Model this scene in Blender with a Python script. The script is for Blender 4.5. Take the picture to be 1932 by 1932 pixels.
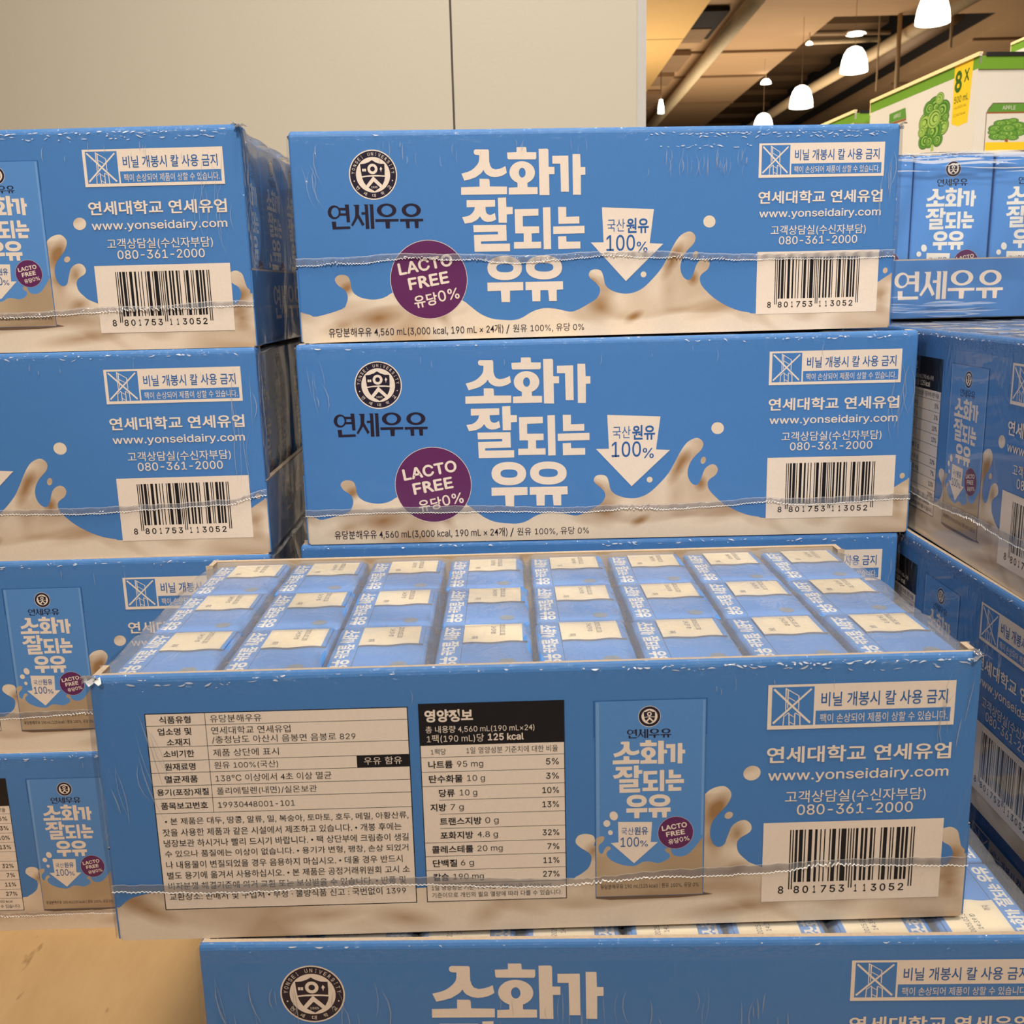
import bpy, bmesh, math, random, json
from mathutils import Vector, Matrix
from mathutils.geometry import tessellate_polygon

for _o in list(bpy.data.objects):
    bpy.data.objects.remove(_o)
SC = bpy.context.scene
COL = SC.collection
PI = math.pi

# ------------------------------------------------------------------ camera, world, lights, exposure
SHEET = 0.150                      # top of the kraft sheet everything stands on
EYE = Vector((0, 0, SHEET + 0.33148))
F_PX = 1891.125
RIGHT = Vector((0.9997035, -0.0052334, -0.0237792))
UP = Vector((0.0243483, 0.2148762, 0.9763377))
FWD = Vector((0.0, 0.9766273, -0.2149399))
cam = bpy.data.cameras.new('camera')
cam.sensor_width = 36.0
cam.lens = 36.0 * F_PX / 1932.0
cam.clip_start = 0.02
cam.clip_end = 200
cam.dof.use_dof = True
cam.dof.focus_distance = 0.47
cam.dof.aperture_fstop = 40.0
camo = bpy.data.objects.new('camera', cam)
COL.objects.link(camo)
mw = Matrix((RIGHT, UP, -FWD)).transposed().to_4x4()
mw.translation = EYE
camo.matrix_world = mw
SC.camera = camo

world = bpy.data.worlds.new('store_air')
SC.world = world
world.use_nodes = True
world.node_tree.nodes['Background'].inputs[0].default_value = (1.0, 0.88, 0.74, 1)
world.node_tree.nodes['Background'].inputs[1].default_value = 0.23


def area(name, loc, target, size, power, color=(1, 0.93, 0.84)):
    l = bpy.data.lights.new(name, 'AREA')
    l.shape = 'DISK'
    l.size = size
    l.energy = power
    l.color = color
    o = bpy.data.objects.new(name, l)
    COL.objects.link(o)
    o.location = loc
    o.rotation_euler = (Vector(target) - Vector(loc)).to_track_quat('-Z', 'Y').to_euler()
    return o


# added spot whose cone edge dims the lower cases; high-bay lamps follow
sp = bpy.data.lights.new('added_case_spot', 'SPOT')
sp.energy = 930
sp.color = (1, 0.965, 0.91)
sp.spot_size = math.radians(24.4)
sp.spot_blend = 1.0
sp.shadow_soft_size = 0.28
spo = bpy.data.objects.new('added_case_spot', sp)
COL.objects.link(spo)
spo.location = (-0.2, -2.4, 3.3)
spo.rotation_euler = (Vector((0.05, 0.53, 0.93)) - spo.location).to_track_quat('-Z', 'Y').to_euler()
area('highbay_light_left', (-3.2, -0.9, 3.9), (0, 0.5, 0.4), 0.7, 42)
area('highbay_light_right', (2.8, -1.0, 3.9), (0, 0.5, 0.4), 0.7, 50)
area('highbay_light_near', (0.25, 0.0, 3.5), (0.1, 0.45, 0.4), 0.55, 85, (1, 0.90, 0.78))
area('juice_case_fill', (-1.0, 3.2, 3.6), (0.6, 1.4, 0.6), 0.6, 330, (1, 0.90, 0.76))  # unseen lamp added behind the panel wall to brighten the juice cases
hl = bpy.data.lights.new('header_fill', 'POINT')  # unseen point light added behind the panel wall to brighten the header beam
hl.energy = 150
hl.color = (1, 0.80, 0.50)
hl.shadow_soft_size = 0.12
hlo = bpy.data.objects.new('header_fill', hl)
COL.objects.link(hlo)
hlo.location = (0.95, 9.2, 0.85)
area('ceiling_fill', (5.5, 24.0, 1.6), (6.0, 24.0, 6.0), 7.0, 480, (1, 0.84, 0.64))  # unseen upward fill added to brighten the ceiling

SC.view_settings.view_transform = 'Standard'
SC.view_settings.look = 'None'
SC.view_settings.gamma = 1.0
SC.view_settings.exposure = -0.26
SC.view_settings.use_curve_mapping = False


def ray(px, py):
    return RIGHT * ((px - 966) / F_PX) + UP * ((966 - py) / F_PX) + FWD


def at(px, py, depth):
    """world point seen at a pixel of the photograph, at distance `depth` along +y"""
    r = ray(px, py)
    return EYE + r * (depth / r.y)


# ------------------------------------------------------------------ materials
MATS = {}


def srgb(r, g, b):
    f = lambda c: ((c / 255 + 0.055) / 1.055) ** 2.4 if c > 10.3 else c / 255 / 12.92
    return (f(r), f(g), f(b), 1)


def newmat(name):
    m = bpy.data.materials.new(name)
    m.use_nodes = True
    nt = m.node_tree
    b = nt.nodes['Principled BSDF']
    return m, nt, b


def N(nt, t, **kw):
    n = nt.nodes.new(t)
    for k, v in kw.items():
        setattr(n, k, v)
    return n


def mathn(nt, op, a, b=None, clamp=False):
    n = nt.nodes.new('ShaderNodeMath')
    n.operation = op
    n.use_clamp = clamp
    for i, v in enumerate((a, b)):
        if v is None:
            continue
        if isinstance(v, (int, float)):
            n.inputs[i].default_value = v
        else:
            nt.links.new(v, n.inputs[i])
    return n.outputs[0]


def wrap_bump(nt, strength=1.0):
    """taut shrink film: draw-lines below the upper edge, crinkles on the edge itself, soft waviness elsewhere"""
    tc = N(nt, 'ShaderNodeTexCoord')
    sep = N(nt, 'ShaderNodeSeparateXYZ')
    nt.links.new(tc.outputs['Object'], sep.inputs[0])

    def noise(scale, vec=(1, 1, 1), detail=2, dist=0.0):
        mp = N(nt, 'ShaderNodeMapping')
        mp.inputs['Scale'].default_value = vec
        nt.links.new(tc.outputs['Object'], mp.inputs['Vector'])
        n = N(nt, 'ShaderNodeTexNoise')
        n.inputs['Scale'].default_value = scale
        n.inputs['Detail'].default_value = detail
        n.inputs['Distortion'].default_value = dist
        nt.links.new(mp.outputs[0], n.inputs['Vector'])
        return n.outputs[0]
    hi = mathn(nt, 'MULTIPLY', mathn(nt, 'SUBTRACT', sep.outputs[2], 0.062), 30, True)
    patch = mathn(nt, 'MULTIPLY', mathn(nt, 'SUBTRACT', noise(10), 0.46), 7, True)
    side = mathn(nt, 'MULTIPLY', mathn(nt, 'SUBTRACT', mathn(nt, 'ABSOLUTE', sep.outputs[0]), 0.138), 60, True)
    area_ = mathn(nt, 'MAXIMUM', mathn(nt, 'MULTIPLY', hi, patch), side)
    streak = mathn(nt, 'MULTIPLY', noise(1.0, (210, 210, 80), 2, .4), area_)
    top = mathn(nt, 'MULTIPLY', mathn(nt, 'SUBTRACT', sep.outputs[2], 0.0945), 200, True)
    crink = mathn(nt, 'MULTIPLY', noise(1.0, (300, 300, 420), 3, .8), top)
    h = mathn(nt, 'ADD', mathn(nt, 'MULTIPLY', streak, 0.9), mathn(nt, 'MULTIPLY', crink, 0.6))
    h = mathn(nt, 'ADD', h, mathn(nt, 'MULTIPLY', noise(24), 0.35))
    bp = N(nt, 'ShaderNodeBump')
    bp.inputs['Strength'].default_value = strength
    bp.inputs['Distance'].default_value = 0.004
    nt.links.new(h, bp.inputs['Height'])
    return bp.outputs[0]


def print_mat(name, rgb, coat=0.6, rough=0.5, var=0.05, spots=None, dark=None, wrap=True):
    """ink on board under clear film"""
    if name in MATS:
        return MATS[name]
    m, nt, b = newmat(name)
    c = srgb(*rgb)
    tc = N(nt, 'ShaderNodeTexCoord')
    no = N(nt, 'ShaderNodeTexNoise')
    no.inputs['Scale'].default_value = 900
    no.inputs['Detail'].default_value = 2
    nt.links.new(tc.outputs['Object'], no.inputs['Vector'])
    mix = N(nt, 'ShaderNodeMix', data_type='RGBA')
    mix.inputs[6].default_value = tuple(x * (1 - var) for x in c[:3]) + (1,)
    mix.inputs[7].default_value = tuple(min(1, x * (1 + var)) for x in c[:3]) + (1,)
    nt.links.new(no.outputs[0], mix.inputs[0])
    col = mix.outputs[2]
    if dark:                                   # printed milk: tan folds drawn in the picture itself
        mp = N(nt, 'ShaderNodeMapping')
        mp.inputs['Scale'].default_value = (11, 11, 34)
        mp.inputs['Rotation'].default_value = (0, 0.35, 0)
        nt.links.new(tc.outputs['Object'], mp.inputs['Vector'])
        w = N(nt, 'ShaderNodeTexNoise')
        w.inputs['Scale'].default_value = 1.6
        w.inputs['Detail'].default_value = 1.2
        w.inputs['Distortion'].default_value = 0.9
        nt.links.new(mp.outputs[0], w.inputs['Vector'])
        rp = N(nt, 'ShaderNodeValToRGB')
        rp.color_ramp.elements[0].position = 0.50
        rp.color_ramp.elements[1].position = 0.72
        nt.links.new(w.outputs[0], rp.inputs[0])
        fac = mathn(nt, 'MULTIPLY', rp.outputs[0], 0.62)
        for (cx, cz, rx, rz, ang, amt) in (spots or []):
            q = N(nt, 'ShaderNodeMapping')
            q.vector_type = 'TEXTURE'
            q.inputs['Location'].default_value = (cx / 1000 - 0.155, 0, cz / 1000)
            q.inputs['Rotation'].default_value = (0, -ang, 0)
            q.inputs['Scale'].default_value = (rx / 1000, 10, rz / 1000)
            nt.links.new(tc.outputs['Object'], q.inputs['Vector'])
            g = N(nt, 'ShaderNodeTexGradient', gradient_type='SPHERICAL')
            nt.links.new(q.outputs[0], g.inputs['Vector'])
            fac = mathn(nt, 'ADD', fac, mathn(nt, 'MULTIPLY', g.outputs['Fac'], amt), True)
        m2 = N(nt, 'ShaderNodeMix', data_type='RGBA')
        nt.links.new(fac, m2.inputs[0])
        nt.links.new(col, m2.inputs[6])
        m2.inputs[7].default_value = srgb(*dark)
        col = m2.outputs[2]
    nt.links.new(col, b.inputs['Base Color'])
    b.inputs['Roughness'].default_value = rough
    b.inputs['Specular IOR Level'].default_value = 0.15
    b.inputs['Coat Weight'].default_value = coat
    b.inputs['Coat Roughness'].default_value = 0.07
    b.inputs['Coat IOR'].default_value = 1.45
    if wrap and coat > 0:
        nt.links.new(wrap_bump(nt), b.inputs['Coat Normal'])
    MATS[name] = m
    return m


def plain_mat(name, rgb, rough=0.6, metallic=0.0, var=0.06, scale=60, coat=0.0, bump=0.0, stretch=(1, 1, 1)):
    if name in MATS:
        return MATS[name]
    m, nt, b = newmat(name)
    c = srgb(*rgb)
    tc = N(nt, 'ShaderNodeTexCoord')
    mp = N(nt, 'ShaderNodeMapping')
    mp.inputs['Scale'].default_value = stretch
    nt.links.new(tc.outputs['Object'], mp.inputs['Vector'])
    no = N(nt, 'ShaderNodeTexNoise')
    no.inputs['Scale'].default_value = scale
    no.inputs['Detail'].default_value = 4
    nt.links.new(mp.outputs[0], no.inputs['Vector'])
    mix = N(nt, 'ShaderNodeMix', data_type='RGBA')
    mix.inputs[6].default_value = tuple(max(0, x * (1 - var)) for x in c[:3]) + (1,)
    mix.inputs[7].default_value = tuple(min(1, x * (1 + var)) for x in c[:3]) + (1,)
    nt.links.new(no.outputs[0], mix.inputs[0])
    nt.links.new(mix.outputs[2], b.inputs['Base Color'])
    b.inputs['Roughness'].default_value = rough
    b.inputs['Metallic'].default_value = metallic
    b.inputs['Coat Weight'].default_value = coat
    b.inputs['Coat Roughness'].default_value = 0.1
    if bump:
        bp = N(nt, 'ShaderNodeBump')
        bp.inputs['Strength'].default_value = bump
        bp.inputs['Distance'].default_value = 0.002
        nt.links.new(no.outputs[0], bp.inputs['Height'])
        nt.links.new(bp.outputs[0], b.inputs['Normal'])
    MATS[name] = m
    return m


def film_mat(name, haze=0.03, rough=0.09, gain=1.3, scale=40, bump=0.5, tint=(0.80, 0.86, 0.98)):
    m, nt, b = newmat(name)
    nt.nodes.remove(b)
    out = nt.nodes['Material Output']
    tc = N(nt, 'ShaderNodeTexCoord')
    no = N(nt, 'ShaderNodeTexNoise')
    no.inputs['Scale'].default_value = scale
    no.inputs['Detail'].default_value = 4
    no.inputs['Distortion'].default_value = 1.2
    nt.links.new(tc.outputs['Object'], no.inputs['Vector'])
    bp = N(nt, 'ShaderNodeBump')
    bp.inputs['Strength'].default_value = bump
    bp.inputs['Distance'].default_value = 0.003
    nt.links.new(no.outputs[0], bp.inputs['Height'])
    gl = N(nt, 'ShaderNodeBsdfGlossy')
    gl.inputs['Roughness'].default_value = rough
    nt.links.new(bp.outputs[0], gl.inputs['Normal'])
    tr = N(nt, 'ShaderNodeBsdfTransparent')
    di = N(nt, 'ShaderNodeBsdfDiffuse')
    di.inputs['Color'].default_value = tint + (1,)
    fr = N(nt, 'ShaderNodeFresnel')
    fr.inputs['IOR'].default_value = 1.42
    fac = mathn(nt, 'MULTIPLY', fr.outputs[0], gain, True)
    m0 = N(nt, 'ShaderNodeMixShader')
    m0.inputs[0].default_value = haze
    nt.links.new(tr.outputs[0], m0.inputs[1])
    nt.links.new(di.outputs[0], m0.inputs[2])
    m1 = N(nt, 'ShaderNodeMixShader')
    nt.links.new(fac, m1.inputs[0])
    nt.links.new(m0.outputs[0], m1.inputs[1])
    nt.links.new(gl.outputs[0], m1.inputs[2])
    nt.links.new(m1.outputs[0], out.inputs['Surface'])
    MATS[name] = m
    return m


def emit_mat(name, rgb, strength):
    m, nt, b = newmat(name)
    b.inputs['Base Color'].default_value = (0.9, 0.88, 0.84, 1)
    b.inputs['Emission Color'].default_value = srgb(*rgb)
    b.inputs['Emission Strength'].default_value = strength
    MATS[name] = m
    return m


MILKC, MILKD = (220, 201, 178), (150, 112, 72)
SPB = [(24, 26, 6, 4, 0.6, .8), (40, 12, 14, 6, .2, .7), (150, 26, 5, 4, -.6, .8), (155, 14, 10, 7, 0, .6), (192, 37, 4, 12, -.5, .8),
       (190, 22, 6, 12, 0, .35), (203, 28, 4, 5, 0, .7), (73, 11, 4, 8, .6, .5), (172, 9, 7, 3, .5, .8), (215, 11, 18, 4, .2, .35), (304, 15, 6, 9, 0, .6), (20, 8, 12, 4, .3, .5)]
SPA = [(12, 12, 14, 5, -.5, .9), (174, 31, 5, 4, .8, .9), (219, 47, 4, 9, -.5, .75), (218, 34, 4, 9, 0, .5), (226, 36, 4, 5, 0, .7), (226, 22, 7, 4, .4, .6),
       (303, 24, 7, 6, .3, .8), (304, 14, 7, 7, 0, .9), (225, 6, 25, 4, .1, .7), (105, 6, 16, 5, -.2, .7), (135, 7, 10, 6, .7, .5), (75, 8, 18, 4, .1, .6)]
BLUE = print_mat('print_blue', (70, 120, 178))
MILK_B = print_mat('print_milk_wave', MILKC, spots=SPB, dark=MILKD)
MILK_A = print_mat('print_milk_splash', MILKC, spots=SPA, dark=MILKD)
MILKP = print_mat('print_milk_small', (186, 162, 132), dark=(140, 108, 74))
CREAM = print_mat('print_cream', (226, 208, 190))
INK = print_mat('print_black', (22, 20, 24))
NAVY = print_mat('print_navy', (36, 28, 44))
PURPLE = print_mat('print_purple', (94, 38, 84))
BLUETXT = print_mat('print_blue_text', (44, 92, 150))
PACKBLUE = print_mat('print_pack_blue', (84, 134, 192))
PACKEDGE = print_mat('print_pack_edge', (110, 150, 198))
SHADOWINK = print_mat('print_shadow', (104, 82, 62))
BOARD = plain_mat('corrugated_board_edge', (186, 166, 142), 0.85, var=0.25, scale=700)
INNER = plain_mat('board_inside', (170, 142, 108), 0.9, var=0.12, scale=120)
CART_BLUE = print_mat('carton_blue', (84, 140, 206), coat=0.35, wrap=False)
CART_CREAM = print_mat('carton_cream', (228, 214, 184), coat=0.3, wrap=False)
CART_WHITE = print_mat('carton_white', (232, 226, 214), coat=0.3, wrap=False)
CART_INK = print_mat('carton_ink', (60, 58, 62), coat=0.2, wrap=False)
CART_FOIL = plain_mat('carton_straw_foil', (140, 146, 150), 0.5, 0.3, scale=400)
FILM = film_mat('shrink_film', haze=0.13, gain=0.85, scale=60, bump=0.6, rough=0.06, tint=(0.95, 0.96, 1.0))
FILM_END = film_mat('shrink_film_loose', haze=0.03, gain=0.32, scale=30, bump=0.35, rough=0.10)
FILM_SEAM = film_mat('film_seam_clear', haze=0.13, gain=1.5, scale=160, bump=0.8)
FILM_GLINT = film_mat('film_crease_glint', haze=0.5, gain=1.4, scale=90, bump=0.8, tint=(0.96, 0.95, 0.94))  # whitish tint paints the sparkle on film creases
FILM_SHEEN = film_mat('film_draw_sheen', haze=0.2, gain=1.0, scale=90, bump=0.6, tint=(0.92, 0.94, 0.98))  # fainter whitish tint paints highlight streaks on draw lines
FILM_EDGE = film_mat('film_cut_edge', haze=0.72, gain=0.9, scale=200, bump=0.6, tint=(0.92, 0.90, 0.86))


# ------------------------------------------------------------------ object helpers
def link(name, me, parent=None):
    o = bpy.data.objects.new(name, me)
    COL.objects.link(o)
    if parent is not None:
        o.parent = parent
    return o


def thing(name, label, cat, loc=(0, 0, 0), rz=0.0, group=None):
    o = bpy.data.objects.new(name, None)
    COL.objects.link(o)
    o.empty_display_size = 0.05
    o.location = loc
    o.rotation_euler = (0, 0, rz)
    o['label'] = label
    o['category'] = cat
    if group:
        o['group'] = group
    return o


def tag(o, label, cat, group=None):
    o['label'] = label
    o['category'] = cat
    if group:
        o['group'] = group
    return o


class MB:
    """collects polygons with material slots into one mesh"""

    def __init__(self):
        self.v, self.f, self.m, self.mats = [], [], [], []

    def slot(self, mat):
        if mat not in self.mats:
            self.mats.append(mat)
        return self.mats.index(mat)

    def poly(self, pts, mat):
        i = len(self.v)
        self.v += [tuple(p) for p in pts]
        self.f.append(tuple(range(i, i + len(pts))))
        self.m.append(self.slot(mat))

    def faces(self, verts, faces, mat):
        i = len(self.v)
        self.v += [tuple(p) for p in verts]
        s = self.slot(mat)
        for f in faces:
            self.f.append(tuple(i + k for k in f))
            self.m.append(s)

    def box(self, x0, x1, y0, y1, z0, z1, mat):
        vs = [(x, y, z) for z in (z0, z1) for y in (y0, y1) for x in (x0, x1)]
        self.faces(vs, [(0, 2, 3, 1), (4, 5, 7, 6), (0, 1, 5, 4), (2, 6, 7, 3), (0, 4, 6, 2), (1, 3, 7, 5)], mat)

    def tube(self, pts, r, mat, n=10, r2=None):
        pts = [Vector(p) for p in pts]
        vs, fs = [], []
        for k, p in enumerate(pts):
            d = (pts[min(k + 1, len(pts) - 1)] - pts[max(k - 1, 0)]).normalized()
            a = d.orthogonal().normalized()
            b = d.cross(a)
            rr = r if r2 is None else r + (r2 - r) * k / (len(pts) - 1)
            for j in range(n):
                t = 2 * PI * j / n
                vs.append(p + a * math.cos(t) * rr + b * math.sin(t) * rr)
        for k in range(len(pts) - 1):
            for j in range(n):
                fs.append((k * n + j, k * n + (j + 1) % n, (k + 1) * n + (j + 1) % n, (k + 1) * n + j))
        fs.append(tuple(range(n - 1, -1, -1)))
        fs.append(tuple(range((len(pts) - 1) * n, len(pts) * n)))
        self.faces(vs, fs, mat)

    def lathe(self, prof, mat, n=24, c=(0, 0, 0)):
        vs, fs = [], []
        for (r, z) in prof:
            for j in range(n):
                t = 2 * PI * j / n
                vs.append((c[0] + r * math.cos(t), c[1] + r * math.sin(t), c[2] + z))
        for k in range(len(prof) - 1):
            for j in range(n):
                fs.append((k * n + j, k * n + (j + 1) % n, (k + 1) * n + (j + 1) % n, (k + 1) * n + j))
        self.faces(vs, fs, mat)

    def mesh(self, name, smooth=False, recalc=False):
        me = bpy.data.meshes.new(name)
        me.from_pydata(self.v, [], self.f)
        for m in self.mats:
            me.materials.append(m)
        me.polygons.foreach_set('material_index', self.m)
        if recalc:
            bm = bmesh.new()
            bm.from_mesh(me)
            bmesh.ops.recalc_face_normals(bm, faces=bm.faces)
            bm.to_mesh(me)
            bm.free()
        if smooth:
            me.polygons.foreach_set('use_smooth', [True] * len(me.polygons))
        me.update()
        return me

    def build(self, name, parent=None, smooth=False, recalc=False):
        return link(name, self.mesh(name, smooth, recalc), parent)


# ---- lettering: glyph outlines are filled once, then scaled into place
_tc = bpy.data.curves.new('lettering', 'FONT')
_to = bpy.data.objects.new('lettering', _tc)
COL.objects.link(_to)
_GL = {}
_KFONT = _tc.font                  # built-in face: Korean comes from Blender's bundled CJK fallback
try:                               # Blender's own bundled sans for figures and Latin letters
    import os
    _LFONT = bpy.data.fonts.load(os.path.join(bpy.utils.resource_path('LOCAL'), 'datafiles', 'fonts', 'Inter.woff2'))
except Exception:
    _LFONT = None
HANGUL = lambda ch: ch in '4kR' or '\uac00' <= ch <= '\ud7a3' or ch in '\u2103\u2022'


def raw_glyphs(body, bold, latin):
    key = (body, bold, latin)
    if key not in _GL:
        if _LFONT and latin:
            _tc.font = _LFONT
        elif _tc.font != _KFONT:
            _tc.font = _KFONT
        _tc.body = body
        _tc.size = 1.0
        _tc.resolution_u = 3
        _tc.offset = bold
        dg = bpy.context.evaluated_depsgraph_get()
        dg.update()
        me = bpy.data.meshes.new_from_object(_to.evaluated_get(dg))
        vs = [(v.co.x, v.co.y) for v in me.vertices]
        fs = [tuple(p.vertices) for p in me.polygons]
        bpy.data.meshes.remove(me)
        _GL[key] = (vs, fs)
    return _GL[key]


def advance(body, latin):
    r = lambda s: max(v[0] for v in raw_glyphs(s, 0.0, latin)[0])
    return r(body + '|') - r('|')


def cap(latin):
    return max(v[1] for v in raw_glyphs('H', 0.0, latin)[0])


def glyphs(body, bold=0.0):
    """[(x, y, layer)], faces; Latin runs are thickened by overprinting, Korean by growing the outline"""
    key = ('run', body, bold)
    if key in _GL:
        return _GL[key]
    runs = []
    for ch in body:
        k = not HANGUL(ch) if ch != ' ' else (runs[-1][1] if runs else True)
        if runs and runs[-1][1] == k:
            runs[-1][0] += ch
        else:
            runs.append([ch, k])
    vs, fs, x = [], [], 0.0
    for s, lat in runs:
        use = lat and _LFONT is not None
        sc = cap(False) / cap(True) if use else 1.0
        b = bold * .9
        latin = not any('\uac00' <= ch <= '\ud7a3' for ch in s)
        v, f = raw_glyphs(s, 0.0 if latin else bold, use)
        copies = [(0, 0), (b, 0), (-b, 0), (0, b), (0, -b)] if latin and bold > 0 else [(0, 0)]
        for n, (dx, dy) in enumerate(copies):
            i = len(vs)
            vs += [(x + p[0] * sc + dx, p[1] * sc + dy, n) for p in v]
            fs += [tuple(i + q for q in t) for t in f]
        x += advance(s, use) * sc
    _GL[key] = (vs, fs)
    return _GL[key]


def smooth_curve(pts, closed=False, sub=4):
    out = []
    n = len(pts)
    rng = range(n) if closed else range(n - 1)
    for i in rng:
        if closed:
            p0, p1, p2, p3 = (pts[(i + k) % n] for k in (-1, 0, 1, 2))
        else:
            p0, p1, p2, p3 = pts[max(i - 1, 0)], pts[i], pts[i + 1], pts[min(i + 2, n - 1)]
        for s in range(sub):
            t = s / sub
            out.append(tuple(0.5 * (2 * p1[k] + (p2[k] - p0[k]) * t + (2 * p0[k] - 5 * p1[k] + 4 * p2[k] - p3[k]) * t * t
                                    + (3 * p1[k] - p0[k] - 3 * p2[k] + p3[k]) * t ** 3) for k in (0, 1)))
    if not closed:
        out.append(tuple(pts[-1]))
    return out


def ellipse(cx, cy, rx, ry, n=40, rot=0.0):
    c, s = math.cos(rot), math.sin(rot)
    r = []
    for i in range(n):
        a = 2 * PI * i / n
        x, y = rx * math.cos(a), ry * math.sin(a)
        r.append((cx + x * c - y * s, cy + x * s + y * c))
    return r


class Print:
    """flat artwork in millimetres on a plane; P maps (u, v, height) to local metres"""

    def __init__(self, mb, P, base=0.04):
        self.mb, self.P, self.k, self.base = mb, P, 0, base

    def shape(self, rings, mat, lift=0.0):
        self.k += 1
        h = self.base + lift + self.k * 0.0012
        rings = [[Vector((p[0], p[1], 0)) for p in r] for r in rings]
        flat = [p for r in rings for p in r]
        tri = tessellate_polygon(rings)
        vs = [self.P(p.x, p.y, h) for p in flat]
        fs = []
        for t in tri:
            a, b, c = (flat[i] for i in t)
            ar = (b.x - a.x) * (c.y - a.y) - (c.x - a.x) * (b.y - a.y)
            if abs(ar) < 1e-9:
                continue
            fs.append(t if ar > 0 else (t[0], t[2], t[1]))
        self.mb.faces(vs, fs, mat)

    def rect(self, x0, x1, y0, y1, mat, lift=0.0):
        self.shape([[(x0, y0), (x1, y0), (x1, y1), (x0, y1)]], mat, lift)

    def frame(self, x0, x1, y0, y1, w, mat, lift=0.0):
        self.rect(x0, x1, y0, y0 + w, mat, lift)
        self.rect(x0, x1, y1 - w, y1, mat, lift)
        self.rect(x0, x0 + w, y0, y1, mat, lift)
        self.rect(x1 - w, x1, y0, y1, mat, lift)

    def line(self, x0, y0, x1, y1, w, mat, lift=0.0):
        d = Vector((x1 - x0, y1 - y0)).normalized() * (w / 2)
        self.shape([[(x0 + d.y, y0 - d.x), (x1 + d.y, y1 - d.x), (x1 - d.y, y1 + d.x), (x0 - d.y, y0 + d.x)]], mat, lift)

    def text(self, body, x0, x1, yc, mat, h=None, bold=0.0, rot=0.0, lift=0.3, ref=None):
        """fit between x0 and x1, centred on yc; h = full height of the ink (else in proportion)"""
        self.k += 1
        vs, fs = glyphs(body, bold)
        if not vs:
            return
        a0, a1 = min(v[0] for v in vs), max(v[0] for v in vs)
        b0, b1 = min(v[1] for v in vs), max(v[1] for v in vs)
        sx = (x1 - x0) / (a1 - a0)
        sy = sx if h is None else h / (b1 - b0)
        xm = (x0 + x1) / 2
        c, s = math.cos(rot), math.sin(rot)
        hh = self.base + lift * 0.1 + self.k * 0.0012
        pts = []
        for (a, b, ly) in vs:
            x = (a - (a0 + a1) / 2) * sx
            y = (b - (b0 + b1) / 2) * sy
            pts.append(self.P(xm + x * c - y * s, yc + x * s + y * c, hh + ly * .0009))
        self.mb.faces(pts, fs, mat)

    def art(self, polys, T, mat, lift=0.0):
        for rings in polys:
            self.shape([[T(*p) for p in r] for r in rings], mat, lift)


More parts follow.
